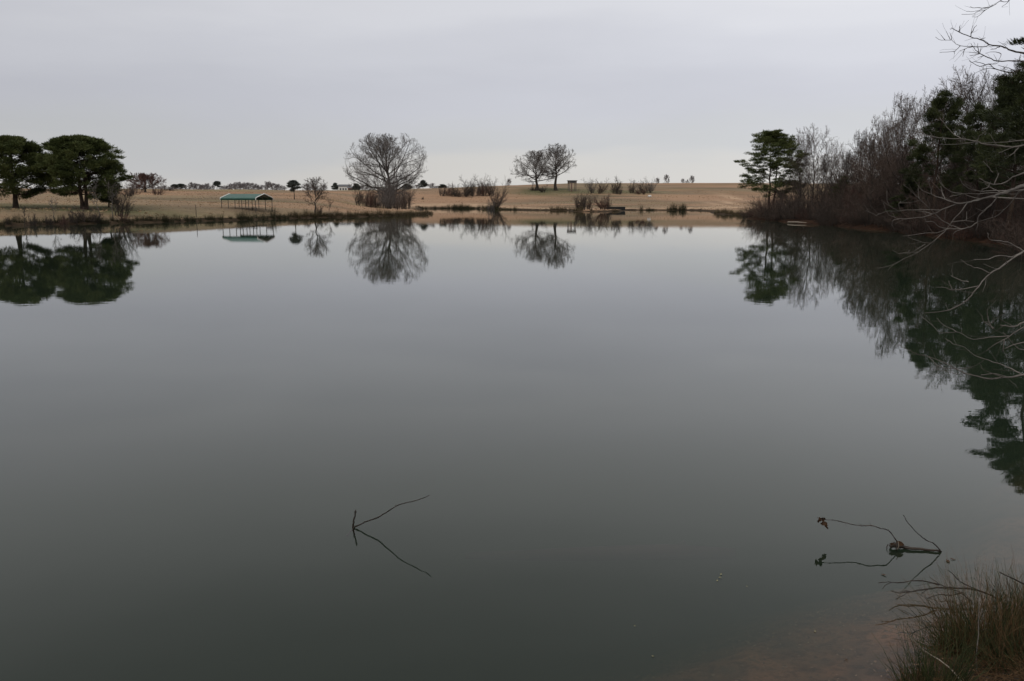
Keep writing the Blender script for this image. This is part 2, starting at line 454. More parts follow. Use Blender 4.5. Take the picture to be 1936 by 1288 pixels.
bp = n.new('ShaderNodeBump'); bp.inputs['Strength'].default_value = .8; bp.inputs['Distance'].default_value = .06
l.new(n_fine, bp.inputs['Height']); l.new(bp.outputs[0], b.inputs['Normal'])
ground = tag(link('ground', gme, m), kind='structure')

# ------------------------------------------------------------------ water: a real body of murky water with a mirror surface
m = bpy.data.materials.new('pond_water'); m.use_nodes = True
n, l = m.node_tree.nodes, m.node_tree.links
n.clear()
out = n.new('ShaderNodeOutputMaterial')
g_ = n.new('ShaderNodeNewGeometry')
mp = n.new('ShaderNodeMapping'); mp.inputs['Scale'].default_value = (.5, 1.3, 1)
l.new(g_.outputs['Position'], mp.inputs['Vector'])
rz = n.new('ShaderNodeTexNoise'); rz.inputs['Scale'].default_value = 2.2; rz.inputs['Detail'].default_value = 3; rz.inputs['Roughness'].default_value = .5
l.new(mp.outputs[0], rz.inputs['Vector'])
bp = n.new('ShaderNodeBump'); bp.inputs['Strength'].default_value = .12; bp.inputs['Distance'].default_value = .006
l.new(rz.outputs['Fac'], bp.inputs['Height'])
fr = n.new('ShaderNodeFresnel'); fr.inputs['IOR'].default_value = 1.333
gl = n.new('ShaderNodeBsdfGlossy'); gl.inputs['Roughness'].default_value = .003
gl.inputs['Color'].default_value = (1, 1, 1, 1)
l.new(bp.outputs[0], gl.inputs['Normal'])
tr = n.new('ShaderNodeBsdfTransparent')
mixs = n.new('ShaderNodeMixShader')
l.new(fr.outputs[0], mixs.inputs[0]); l.new(tr.outputs[0], mixs.inputs[1]); l.new(gl.outputs[0], mixs.inputs[2])
l.new(mixs.outputs[0], out.inputs['Surface'])
va = n.new('ShaderNodeVolumeAbsorption'); va.inputs['Color'].default_value = (.32, .44, .30, 1); va.inputs['Density'].default_value = 2.5
vs = n.new('ShaderNodeVolumeScatter'); vs.inputs['Color'].default_value = (.60, .80, .60, 1); vs.inputs['Density'].default_value = .36
ad = n.new('ShaderNodeAddShader')
l.new(va.outputs[0], ad.inputs[0]); l.new(vs.outputs[0], ad.inputs[1]); l.new(ad.outputs[0], out.inputs['Volume'])
w_me = MB().box((-5, 137, -2.0), (90, 150, 2.0)).mesh('water', smooth=False)
water = tag(link('water', w_me, m), kind='structure')

# ------------------------------------------------------------------ plant generators (numpy, vectorised by branch level)
def interp_at(Pt, R, t):
    """Pt (N,k,3), t (N,m) in 0..1 -> position, tangent, radius"""
    N, k, _ = Pt.shape
    f = np.clip(t, 0, .9999) * (k - 1)
    i = f.astype(int); w = (f - i)[..., None]
    r_ = np.arange(N)[:, None]
    a, c = Pt[r_, i], Pt[r_, i + 1]
    T = c - a; T /= np.linalg.norm(T, axis=-1, keepdims=True) + 1e-9
    return a + (c - a) * w, T, R[r_, i] * (1 - w[..., 0]) + R[r_, i + 1] * w[..., 0]
def unit(v): return v / (np.linalg.norm(v, axis=-1, keepdims=True) + 1e-9)
def march(rng, p0, d0, L, r0, r1, k, up=0.0, wig=.2):
    N = len(p0); Pt = np.zeros((N, k, 3)); Pt[:, 0] = p0; d = unit(d0)
    for j in range(1, k):
        d = unit(d + rng.normal(size=(N, 3)) * wig + np.array([0, 0, up]))
        Pt[:, j] = Pt[:, j - 1] + d * (L / (k - 1))[:, None]
    t = np.linspace(0, 1, k)[None]
    return Pt, r0[:, None] * (1 - t) + r1[:, None] * t
def spawn(rng, Pt, R, n, t0, t1, ang, asd, lr, taper, k, up=.05, wig=.2, rr=.55, rmin=.008, env=None):
    N = len(Pt)
    L = np.linalg.norm(np.diff(Pt, axis=1), axis=2).sum(1)
    t = t0 + (t1 - t0) * (np.arange(n)[None] + rng.uniform(0, 1, (N, n))) / n
    p, T, r = interp_at(Pt, R, t)
    az_ = np.arange(n)[None] * 2.4 + rng.uniform(0, 6.28, (N, 1)) + rng.normal(size=(N, n)) * .5
    ref = np.where(np.abs(T[..., 2:3]) > .9, np.array([1., 0, 0]), np.array([0, 0, 1.]))
    a = unit(np.cross(T, ref)); c = np.cross(T, a)
    A = np.radians(ang + rng.normal(size=(N, n)) * asd)[..., None]
    d = np.cos(A) * T + np.sin(A) * (np.cos(az_)[..., None] * a + np.sin(az_)[..., None] * c)
    ln = lr * L[:, None] * (1 - taper * t) * rng.uniform(.65, 1.25, (N, n))
    p, d, ln, r = p.reshape(-1, 3), d.reshape(-1, 3), ln.ravel(), r.ravel()
    if env is not None:
        e = p + unit(d + np.array([0, 0, up * 2])) * ln[:, None]
        q = env(e)                       # >1 outside the crown outline
        ln = ln * np.where(q > 1, np.clip(1.0 - 1.3 * (q - 1), .15, 1), 1)
    r0 = np.maximum(r * rr, rmin)
    return march(rng, p, d, ln, r0, np.maximum(r0 * .35, rmin * .6), k, up, wig)
def fit(parts, H, Wd):
    """scale the meshes' vertices to height H and full width Wd"""
    V = np.concatenate([v for mb in parts for v in mb.V])
    lo, hi = np.percentile(V, .3, axis=0), np.percentile(V, 99.7, axis=0)
    zt = V[:, 2].max()
    s = np.array([Wd / (hi[0] - lo[0]), Wd / (hi[0] - lo[0]), H / zt])
    for mb in parts: mb.V = [v * s for v in mb.V]

def bare_tree(seed, H, Wd, fork=.22, n1=11, th=(6, 92), n2=8, n3=6, n4=4, r0=.35, cz=.54, lean=0.0, rt=.012, droop=0.0, up=.05, rnd=0.0):
    rng = np.random.default_rng(seed)
    rx, rzz = Wd / 2, H * (1 - cz)
    c = np.array([0, 0, H * cz])
    def env(e): return np.sqrt(((e[:, 0] - c[0]) / rx) ** 2 + ((e[:, 1] - c[1]) / rx) ** 2 + ((e[:, 2] - c[2]) / rzz) ** 2)
    k = 7
    tz = np.linspace(0, H * .62, k)
    tp = np.stack([lean * tz + rng.normal(size=k) * .012 * H * (tz > 0), rng.normal(size=k) * .012 * H * (tz > 0), tz], -1)[None]
    trr = (r0 * np.linspace(1, .2, k))[None]; trr[0, 0] *= 1.35
    t = np.linspace(fork, .98, n1) / .62 * .62 / .98
    t = fork / .62 + (1 - fork / .62) * np.linspace(0, 1, n1) ** 1.1
    p, T, r = interp_at(tp, trr, t[None]); p, r = p[0], r[0]
    th_ = np.arccos(np.linspace(math.cos(math.radians(th[1])), math.cos(math.radians(th[0])), n1)) + rng.normal(size=n1) * .12
    ph = np.arange(n1) * 2.4 + rng.uniform(0, 6) + rng.normal(size=n1) * .3
    d = np.stack([np.sin(th_) * np.cos(ph), np.sin(th_) * np.sin(ph), np.cos(th_)], -1)
    # distance along d to the crown outline
    A = (d[:, 0] ** 2 + d[:, 1] ** 2) / rx ** 2 + d[:, 2] ** 2 / rzz ** 2
    o = p - c
    B = (o[:, 0] * d[:, 0] + o[:, 1] * d[:, 1]) / rx ** 2 + o[:, 2] * d[:, 2] / rzz ** 2
    C = (o[:, 0] ** 2 + o[:, 1] ** 2) / rx ** 2 + o[:, 2] ** 2 / rzz ** 2 - 1
    L = (-B + np.sqrt(np.maximum(B * B - A * C, .01))) / A * rng.uniform(.86, 1.0, n1)
    p1, r1 = march(rng, p, d, L, np.minimum(r * .5, r0 * .4), np.full(n1, rt * 2), 8, up + .03, .13)
    p1[:, :, 2] -= droop * (np.linspace(0, 1, 8)[None] ** 2) * L[:, None]
    p2, r2 = spawn(rng, p1, r1, n2, .18, .98, 42, 12, .55, .62, 6, up + .03, .16, .55, rt * 1.6, env)
    p3, r3 = spawn(rng, p2, r2, n3, .15, 1, 42, 14, .5, .45, 5, up + .04, .2, .6, rt * 1.2, env)
    p4, r4 = spawn(rng, p3, r3, n4, .15, 1, 40, 15, .6, .35, 3, up + .04, .2, .7, rt, env)
    tr_, cr = MB(), MB()
    tr_.tubes(tp, trr, 8).tubes(p1, r1, 5)
    cr.tubes(p2, r2, 4).tubes(p3, r3, 3).tubes(p4, r4, 3)
    if rnd:            # twigs that outgrow the crown outline are held back, so the crown reads rounded
        for mb in (tr_, cr):
            for i_, v in enumerate(mb.V):
                q = env(v); f = np.where((q > .8) & (v[:, 2] > H * .12), (.8 + .3 * np.tanh((q - .8) / .35)) / np.maximum(q, .1), 1.0)
                mb.V[i_] = c + (v - c) * (1 + (f - 1) * rnd)[:, None]
    fit([tr_, cr], H, Wd)
    return tr_.mesh('trunk'), cr.mesh('crown')

def shrub(seed, H, Wd, stems=12, n2=9, n3=5, r0=.04, spread=35, rt=.008, up=.06, lean=(0, 0), base=.25, low=.12):
    rng = np.random.default_rng(seed)
    a = rng.uniform(0, 6.28, stems); rad = np.sqrt(rng.uniform(0, 1, stems)) * Wd * base
    p = np.stack([rad * np.cos(a), rad * np.sin(a), np.zeros(stems) - .1], -1)
    th_ = np.radians(np.abs(rng.normal(size=stems)) * spread * .6)
    d = np.stack([np.sin(th_) * np.cos(a) + lean[0], np.sin(th_) * np.sin(a) + lean[1], np.cos(th_)], -1)
    L = H * (.38 + .67 * rng.uniform(0, 1, stems) ** 1.3)
    p1, r1 = march(rng, p, d, L, np.full(stems, r0), np.full(stems, rt), 7, .02, .12)
    p2, r2 = spawn(rng, p1, r1, n2, low, .98, 38, 12, .42, .5, 5, up, .18, .6, rt * 1.3)
    p3, r3 = spawn(rng, p2, r2, n3, .1, 1, 38, 14, .5, .3, 3, up, .2, .7, rt)
    tr_, cr = MB().tubes(p1, r1, 4), MB().tubes(p2, r2, 3).tubes(p3, r3, 3)
    fit([tr_, cr], H, Wd)
    return tr_.mesh('stem'), cr.mesh('twig_crown')

def needles(rng, C, out_dir, M_, rx, rz_, ln, wd):
    """C (N,3) tuft centres -> crossed needle blades"""
    N = len(C)
    u = unit(rng.normal(size=(N, M_, 3))) * (rng.uniform(0, 1, (N, M_, 1)) ** .45)
    s = rng.uniform(.7, 1.3, (N, 1, 1))
    off = u * np.array([rx, rx, rz_]) * s
    p = (C[:, None] + off).reshape(-1, 3)
    d = unit(off * np.array([1, 1, 1.6]) + out_dir[:, None] * .25 + rng.normal(size=off.shape) * .22 * rx + np.array([0, 0, .35 * rx])).reshape(-1, 3)
    side = unit(np.cross(d, rng.normal(size=d.shape)))
    l_ = (ln * rng.uniform(.6, 1.2, len(p)))[:, None]; w_ = (wd * rng.uniform(.7, 1.3, len(p)))[:, None]
    V = np.stack([p - side * w_ * .5, p + side * w_ * .5, p + d * l_ + side * w_ * .18, p + d * l_ - side * w_ * .18], 1)
    i = np.arange(len(p))[:, None] * 4 + np.arange(4)[None]
    return V.reshape(-1, 3), i

def pine(seed, H, Wd, c0=.35, n1=34, n2=5, M_=70, puff=.62, ln=.30, wd=.07, r0=.2, mode='dome', forks=1, lean=0.0, flat=.5, rnd=False):
    rng = np.random.default_rng(seed)
    tr_, cr = MB(), MB()
    for f in range(forks):
        off = (f - (forks - 1) / 2)
        k = 9; tz = np.linspace(0, H * (.95 if f == 0 else .86), k)
        bend = off * (.06 * H * (tz / H) + .04 * H)
        tp = np.stack([bend + lean * tz + rng.normal(size=k) * .006 * H * (tz > 0), rng.normal(size=k) * .006 * H * (tz > 0), tz], -1)[None]
        rr = (r0 * np.linspace(1, .16, k))[None]; rr[0, 0] *= 1.25
        nn = n1 // forks
        t = c0 + (.985 - c0) * np.linspace(0, 1, nn) ** .9
        p, T, r = interp_at(tp, rr, t[None]); p, r = p[0], r[0]
        u = (t - c0) / (1 - c0)
        if mode == 'dome': prof = np.sqrt(np.clip(1 - (np.clip(u - .22, -.5, 1) / .80) ** 2, .03, 1)) * np.interp(u, [0, .2, 1], [.8, 1, 1])
        elif mode == 'layered': prof = np.interp(u, [0, .25, .5, .8, 1], [1, .92, .78, .68, .42]) * rng.uniform(.6, 1.1, nn)
        else: prof = np.interp(u, [0, .15, .5, 1], [.75, 1, .7, .12]) * rng.uniform(.75, 1.1, nn)
        ph = np.arange(nn) * 2.4 + rng.normal(size=nn) * .3 + f * 1.3
        th_ = np.radians(np.interp(u, [0, .6, 1], [88, 65, 25]) + rng.normal(size=nn) * 8)
        d = np.stack([np.sin(th_) * np.cos(ph), np.sin(th_) * np.sin(ph), np.cos(th_)], -1)
        L = np.maximum(Wd / 2 * prof * rng.uniform(.82, 1.04, nn), .05 * H)
        p1, r1 = march(rng, p, d, L, np.minimum(r * .42, r0 * .32), np.full(nn, .012), 6, .06, .12)
        p2, r2 = spawn(rng, p1, r1, n2, .32, .97, 48, 12, .42, .45, 4, .07, .15, .6, .012)
        if rnd:          # keep limb ends inside one rounded crown outline
            cc = np.array([0, 0, H * .56])
            def held(v):
                q = np.sqrt(((v[..., 0]) / (Wd * .5)) ** 2 + (v[..., 1] / (Wd * .5)) ** 2 + ((v[..., 2] - cc[2]) / (H * .44)) ** 2)
                f = np.where(q > .82, (.82 + .22 * np.tanh((q - .82) / .3)) / np.maximum(q, .1), 1.0)
                return cc + (v - cc) * f[..., None]
            p1, p2 = held(p1), held(p2)
        tr_.tubes(tp, rr, 8).tubes(p1, r1, 4).tubes(p2, r2, 3)
        C = [p2[:, -1], p1[:, -1], p2[:, 2], p1[:, 4] + rng.normal(size=(nn, 3)) * .1]
        C = np.concatenate(C)
        od = unit(C - np.array([0, 0, H * .5]))
        V, Q = needles(rng, C, od, M_, puff, puff * flat, ln, wd)
        cr.add(V, Q)
    fit([tr_, cr], H, Wd)
    return tr_.mesh('trunk'), cr.mesh('crown')

def plant(name, label, cat, loc, meshes, mats, rz=0.0, group=None, scale=None, parts=('trunk', 'crown')):
    o = thing(name, label, cat, tuple(loc), rz, group, scale)
    for nm, me, mt in zip(parts, meshes, mats):
        if me.materials and me.materials[0] is not mt:
            c = link(nm, me, None, o)
            c.material_slots[0].link = 'OBJECT'; c.material_slots[0].material = mt
        else: link(nm, me, mt, o)
    return o
def Hpx(top, loc):
    """height in metres of something standing at loc whose top is at photo row `top`"""
    return P(968, top, loc[1])[2] - loc[2]
def Wpx(w, d): return w / FPX * (d * CP + .3)

# ------------------------------------------------------------------ left bank: pines
A1 = on_ground(30, 110); A2 = on_ground(160, 112)
plant('pine_tree', 'dark dome crowned pine at the left edge, cut off by the frame', 'pine tree', A1,
      pine(11, Hpx(254, A1), Wpx(128, 110), c0=.20, n1=68, M_=84, puff=.53, r0=.30, flat=.45, rnd=True), (M['bark_pine'], M['needle']), 1.0, 'big pines on the left bank')
plant('pine_tree', 'broad round crowned dark green pine with forked trunk near the left edge', 'pine tree', A2,
      pine(24, Hpx(253, A2), Wpx(150, 112), c0=.22, n1=98, M_=80, puff=.53, r0=.24, forks=2, flat=.45, rnd=True), (M['bark_pine'], M['needle']), .3, 'big pines on the left bank')
p_ = on_ground(206, 118)
plant('pine_tree', 'small dark pine tucked against the right flank of the broad round pine', 'pine tree', p_,
      pine(31, Hpx(333, p_), Wpx(36, 118), c0=.2, n1=26, M_=60, puff=.5, r0=.1), (M['bark_pine'], M['needle_dark']), .6, 'big pines on the left bank')
p_ = on_ground(230, 107)
plant('leaning_shrub', 'dense dark brown shrub leaning right beside the small dark pine', 'shrub', p_,
      shrub(41, Hpx(334, p_), Wpx(52, 107), 20, 12, 6, spread=26, lean=(.18, 0), rt=.009), (M['bark_dark'], M['twig_dark']), parts=('stem', 'twig_crown'))
p_ = on_ground(275, 220)
plant('bare_tree', 'wide spreading reddish brown bare tree right of the left pines', 'tree', p_,
      bare_tree(52, Hpx(325, p_), Wpx(80, 220), fork=.12, n1=28, th=(5, 82), n2=9, n3=7, n4=5, r0=.24, cz=.5, rt=.022), (M['bark_dark'], M['twig_red']))
SV = [shrub(60, 3.2, 3.6, 17, 12, 8, spread=44, rt=.010, low=.06), shrub(61, 3.4, 2.6, 13, 12, 8, spread=30, rt=.010, low=.06), shrub(62, 2.6, 3.4, 20, 11, 7, spread=56, rt=.010, low=.06),
      shrub(63, 4.2, 2.4, 11, 13, 8, spread=22, rt=.010, low=.06), shrub(64, 3.0, 4.4, 24, 11, 7, spread=62, rt=.010, low=.06)]
SVH = [3.2, 3.4, 2.6, 4.2, 3.0]; SVW = [3.6, 2.6, 3.4, 2.4, 4.4]
RNG = np.random.default_rng(77)
def put_shrub(px, d, top, wpx, v, tw, label, group=None, st='bark_dark', name='shrub'):
    g = on_ground(px, d)
    H = Hpx(top, g); Wd = Wpx(wpx, d)
    o = plant(name, label, 'shrub', g, SV[v], (M[st], M[tw]), RNG.uniform(0, 6.28), group, (Wd / SVW[v], Wd / SVW[v], H / SVH[v]), ('stem', 'twig_crown'))
    return o
G_LS = 'low scrub right of the left pines'
put_shrub(253, 200, 345, 26, 0, 'twig_brown', 'grey brown scrub bush left of the wide reddish bare tree', G_LS)
put_shrub(298, 205, 350, 30, 4, 'twig_red', 'reddish scrub bush under the right side of the wide bare tree', G_LS)
put_shrub(318, 260, 351, 30, 2, 'twig_grey', 'pale grey scrub bush left of the tan mound', G_LS)
put_shrub(243, 190, 352, 22, 2, 'twig_brown', 'low brown scrub bush behind the dark leaning shrub', G_LS)
# scrub and saplings on the waterline under the pines
G_LW = 'waterline scrub under the left pines'
for px, d, top, w, v, tw, lb in ((62, 92.5, 402, 20, 2, 'twig_dark', 'small dark twig bush at the water under the left edge pine'),
                                (92, 95, 403, 26, 4, 'twig_dark', 'low dark bramble at the water between the two big pines'),
                                (122, 96.2, 405, 30, 4, 'twig_red', 'low reddish brown bramble at the water below the broad round pine'),
                                (165, 99, 384, 56, 0, 'twig_brown', 'hazy brown brush in front of the forked pine trunk'),
                                (184, 99.3, 397, 20, 1, 'twig_dark', 'narrow dark shoot clump right of the forked pine trunk'),
                                (235, 102, 402, 22, 2, 'twig_red', 'low reddish bush at the waterline right of the leaning shrub'),
                                (15, 91, 408, 26, 4, 'twig_dark', 'low dark bramble at the waterline on the left edge'),
                                (140, 97.5, 394, 24, 2, 'twig_dark', 'dark tangled bush at the water left of the forked trunk')):
    put_shrub(px, d, top, w, v, tw, lb, G_LW, name='waterline_bush')
def sapling(px, d, top, w, label, seed, tw='twig_grey', st='bark_grey', group='thin saplings on the left shore', r=.05):
    g = on_ground(px, d)
    return plant('sapling', label, 'sapling', g, bare_tree(seed, Hpx(top, g), Wpx(w, d), fork=.35, n1=7, th=(8, 45), n2=4, n3=3, n4=2, r0=r, rt=.008), (M[st], M[tw]), 0, group)
sapling(213, 104, 335, 24, 'tall thin pale sapling in front of the leaning shrub', 81)
sapling(187, 101, 340, 22, 'thin pale sapling in front of the right flank of the round pine', 82)
sapling(48, 91.5, 385, 12, 'thin dark sapling at the water under the left edge pine', 83, 'twig_dark', 'bark_dark')
sapling(103, 96.5, 372, 20, 'thin grey sapling at the water left of the round pine', 84)
sapling(623, 133.5, 372, 20, 'small thin sapling right of the bare shore tree', 85, 'twig_brown', 'bark_dark')
g = on_ground(371, 113.5)
tag(link('stake', MB().tubes(np.array([[0, 0, -.3], [.02, 0, Hpx(387, g) * .5], [-.01, 0, Hpx(387, g)]]), np.array([.05, .045, .035]), 5).mesh('stake'), M['bark_dark'], loc=tuple(g)),
    'thin upright wooden stake at the water left of the green roofed shelter', 'stake')

# ------------------------------------------------------------------ green metal carport
TH = math.radians(26)
ca, sa = math.cos(TH), math.sin(TH)
gF = on_ground(419.5, 129)
LC, WC = 5.75, 5.75            # along the ridge, across
uu = np.array([ca, -sa * .0 + 0, 0]);
ux = np.array([math.cos(math.radians(-12)), math.sin(math.radians(-12)), 0])
# front row of posts from px 419.5 to px 483, rear row from px 452 to px 513
f0 = np.array([GX(419.5, 129, 1.3), 129.0]); f1 = np.array([GX(483.5, 127.4, 1.3), 127.4])
r0_ = np.array([GX(452.5, 133.6, 1.5), 133.6]); r1_ = r0_ + (f1 - f0)
cz0 = min(hz(*f0), hz(*f1)) - .02
root = thing('carport_shelter', 'open sided green metal roofed shelter standing in the dry field', 'shelter', (f0[0], f0[1], cz0))
base = np.array([f0[0], f0[1], cz0])
def loc3(p, z): return np.array([p[0], p[1], z]) - np.array([base[0], base[1], 0])
EAVE, RISE, LEG = 2.16, .72, 2.16
for a, c in ((f0, f1), (r0_, r1_)):
    for i in range(6):
        q = a + (c - a) * i / 5
        zb = hz(*q) - .15 - cz0
        pm = MB().box((0, 0, (LEG + zb) / 2), (.036, .036, (LEG - zb) / 2), math.atan2(*(f1 - f0)[::-1]))
        link('post', pm.mesh('post', False), M['steel'], root, tuple(loc3(q, 0)))
axd = (f1 - f0) / np.linalg.norm(f1 - f0); acr = (r0_ - f0); Wc = np.linalg.norm(acr); acr = acr / Wc
Lc = np.linalg.norm(f1 - f0)
def carp(s, t, z):  # s along ridge (m), t across (m)
    q = f0 + axd * s + acr * t
    return loc3(q, z)
prof = [(-.10, EAVE - .22), (-.10, EAVE + .02), (.10, EAVE + .14), (Wc / 2, EAVE + RISE), (Wc - .10, EAVE + .14), (Wc + .10, EAVE + .02), (Wc + .10, EAVE - .22)]
npan = 7
for i in range(npan):          # roof sheets, each a bent panel with a raised lap
    s0, s1 = -.12 + (Lc + .24) * i / npan, -.12 + (Lc + .24) * (i + 1) / npan - .012
    mb = MB()
    rows = []
    for s, lift in ((s0, 0.02), (s0 + .05, .02), (s0 + .06, 0), ((s0 + s1) / 2 - .04, 0), ((s0 + s1) / 2 - .02, .018), ((s0 + s1) / 2 + .02, .018), ((s0 + s1) / 2 + .04, 0), (s1, 0)):
        rows.append([carp(s, t, z + lift) for t, z in prof])
    V = np.array(rows).reshape(-1, 3); k = len(prof)
    Q = [[a * k + c, a * k + c + 1, (a + 1) * k + c + 1, (a + 1) * k + c] for a in range(len(rows) - 1) for c in range(k - 1)]
    mb.add(V, Q)
    V2 = V - np.array([0, 0, .015]); mb.add(V2, [q[::-1] for q in Q])
    link('roof_sheet', mb.mesh('roof_sheet', False), M['green_metal'], root)
for s in (-.135, Lc + .135):   # pale trim along both gable edges
    pts = np.array([carp(s, t, z + .03) for t, z in prof])
    for i in range(len(pts) - 1):
        pass
    link('gable_trim', MB().tubes(pts, np.full(len(pts), .075), 4).mesh('gable_trim', False), M['white'], root)
for i in range(6):             # bent roof bows
    s = Lc * i / 5
    pts = np.array([carp(s, t, z - .05) for t, z in [(0, LEG - .1), (0.02, EAVE + .02), (.25, EAVE + .15), (Wc / 2, EAVE + RISE - .04), (Wc - .25, EAVE + .15), (Wc - .02, EAVE + .02), (Wc, LEG - .1)]])
    link('roof_bow', MB().tubes(pts, np.full(len(pts), .032), 4).mesh('roof_bow', False), M['steel'], root)
for t in (0, Wc):
    pts = np.array([carp(-.05, t, .03), carp(Lc + .05, t, .03)])
    link('base_rail', MB().tubes(pts, np.full(2, .035), 4).mesh('base_rail', False), M['steel'], root)
gb = f0 + axd * Lc * .78 + acr * Wc * .35
zt = hz(*gb)
bt = thing('bench', 'small dark bench standing under the green roofed shelter', 'bench', (gb[0], gb[1], zt), 0)
link('seat', MB().box((0, 0, .48), (.36, .16, .03)).mesh('seat', False), M['bark_dark'], bt)
for sx in (-.28, .28): link('leg', MB().box((sx, 0, .22), (.03, .14, .235)).mesh('leg', False), M['bark_dark'], bt)

# ------------------------------------------------------------------ far trees on the left skyline
FV = [bare_tree(101, 7, 8, fork=.10, n1=14, th=(8, 80), n2=8, n3=6, n4=4, r0=.16, rt=.028, cz=.48), bare_tree(102, 7, 6, fork=.12, n1=13, th=(6, 60), n2=8, n3=6, n4=4, r0=.16, rt=.028, cz=.5),
      bare_tree(103, 6, 9, fork=.06, n1=15, th=(10, 88), n2=8, n3=6, n4=4, r0=.16, rt=.028, cz=.45)]
FVH, FVW = [7, 7, 6], [8, 6, 9]
G_FT = 'bare trees along the far left skyline'
def far_tree(px, d, top, w, v, label, tw='twig_hazed', group=G_FT, st='bark_grey'):
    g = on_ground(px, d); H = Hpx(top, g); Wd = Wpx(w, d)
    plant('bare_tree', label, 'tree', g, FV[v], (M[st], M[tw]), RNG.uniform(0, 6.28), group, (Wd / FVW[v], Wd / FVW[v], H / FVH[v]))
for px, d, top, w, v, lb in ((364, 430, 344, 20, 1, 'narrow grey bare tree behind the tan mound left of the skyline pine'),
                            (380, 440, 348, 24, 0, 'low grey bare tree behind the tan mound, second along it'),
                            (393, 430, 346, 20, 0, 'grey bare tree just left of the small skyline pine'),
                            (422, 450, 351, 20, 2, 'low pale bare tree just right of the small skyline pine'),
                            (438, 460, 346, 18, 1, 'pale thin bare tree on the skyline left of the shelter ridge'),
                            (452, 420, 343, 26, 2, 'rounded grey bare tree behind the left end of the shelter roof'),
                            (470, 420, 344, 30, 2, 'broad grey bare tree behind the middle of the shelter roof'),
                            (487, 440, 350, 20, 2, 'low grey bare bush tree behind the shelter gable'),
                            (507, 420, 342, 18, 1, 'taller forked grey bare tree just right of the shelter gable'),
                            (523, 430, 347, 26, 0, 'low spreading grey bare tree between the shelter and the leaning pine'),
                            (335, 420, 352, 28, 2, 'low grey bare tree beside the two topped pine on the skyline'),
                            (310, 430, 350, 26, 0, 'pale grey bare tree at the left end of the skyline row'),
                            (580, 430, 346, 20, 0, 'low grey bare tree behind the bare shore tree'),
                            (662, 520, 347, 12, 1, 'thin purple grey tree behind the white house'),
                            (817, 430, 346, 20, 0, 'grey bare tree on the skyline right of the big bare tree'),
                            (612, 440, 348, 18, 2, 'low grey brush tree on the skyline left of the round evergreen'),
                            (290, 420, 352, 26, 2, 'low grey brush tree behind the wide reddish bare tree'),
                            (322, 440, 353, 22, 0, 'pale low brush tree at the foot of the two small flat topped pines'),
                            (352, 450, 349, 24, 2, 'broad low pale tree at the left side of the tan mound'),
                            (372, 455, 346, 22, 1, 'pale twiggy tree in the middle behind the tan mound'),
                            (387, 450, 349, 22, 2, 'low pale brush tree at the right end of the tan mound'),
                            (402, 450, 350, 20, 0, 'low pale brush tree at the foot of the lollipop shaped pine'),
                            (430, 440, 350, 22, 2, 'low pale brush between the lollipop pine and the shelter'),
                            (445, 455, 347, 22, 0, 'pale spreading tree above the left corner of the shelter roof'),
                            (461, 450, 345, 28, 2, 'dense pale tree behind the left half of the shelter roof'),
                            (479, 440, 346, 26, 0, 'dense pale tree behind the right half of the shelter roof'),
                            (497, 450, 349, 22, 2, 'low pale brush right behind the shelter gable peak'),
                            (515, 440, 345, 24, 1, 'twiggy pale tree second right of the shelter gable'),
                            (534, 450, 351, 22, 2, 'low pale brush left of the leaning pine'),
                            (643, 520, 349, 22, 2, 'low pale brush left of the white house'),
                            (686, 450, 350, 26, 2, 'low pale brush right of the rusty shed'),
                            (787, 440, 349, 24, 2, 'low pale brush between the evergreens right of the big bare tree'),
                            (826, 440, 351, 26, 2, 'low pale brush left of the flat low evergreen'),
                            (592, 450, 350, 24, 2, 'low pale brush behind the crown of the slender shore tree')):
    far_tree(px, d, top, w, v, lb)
EV = [pine(111, 6, 4.4, c0=.3, n1=26, M_=40, puff=.55, ln=.35, wd=.12, r0=.14), pine(112, 7, 3.2, c0=.55, n1=18, M_=40, puff=.5, ln=.35, wd=.12, r0=.13, lean=.05),
      pine(113, 4, 4.6, c0=.05, n1=30, M_=40, puff=.5, ln=.35, wd=.12, r0=.14)]
EVH, EVW = [6, 7, 4], [4.4, 3.2, 4.6]
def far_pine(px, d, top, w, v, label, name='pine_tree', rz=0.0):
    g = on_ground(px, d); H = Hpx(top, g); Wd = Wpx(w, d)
    plant(name, label, 'pine tree' if name == 'pine_tree' else 'evergreen', g, EV[v], (M['bark_pine'], M['needle_hazed']), rz, 'small evergreens on the skyline', (Wd / EVW[v], Wd / EVW[v], H / EVH[v]))
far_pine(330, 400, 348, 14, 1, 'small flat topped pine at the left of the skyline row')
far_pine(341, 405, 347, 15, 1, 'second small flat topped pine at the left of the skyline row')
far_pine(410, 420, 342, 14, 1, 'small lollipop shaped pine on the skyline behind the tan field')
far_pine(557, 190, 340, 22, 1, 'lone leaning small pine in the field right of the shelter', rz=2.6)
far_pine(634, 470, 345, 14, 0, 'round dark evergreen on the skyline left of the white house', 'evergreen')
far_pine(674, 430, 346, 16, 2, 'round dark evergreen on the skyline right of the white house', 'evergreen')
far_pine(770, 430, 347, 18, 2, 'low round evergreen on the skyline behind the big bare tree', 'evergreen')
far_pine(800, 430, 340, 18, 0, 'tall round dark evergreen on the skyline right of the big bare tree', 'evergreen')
far_pine(837, 420, 348, 17, 2, 'flat low dark evergreen on the skyline left of the scrub thicket', 'evergreen')

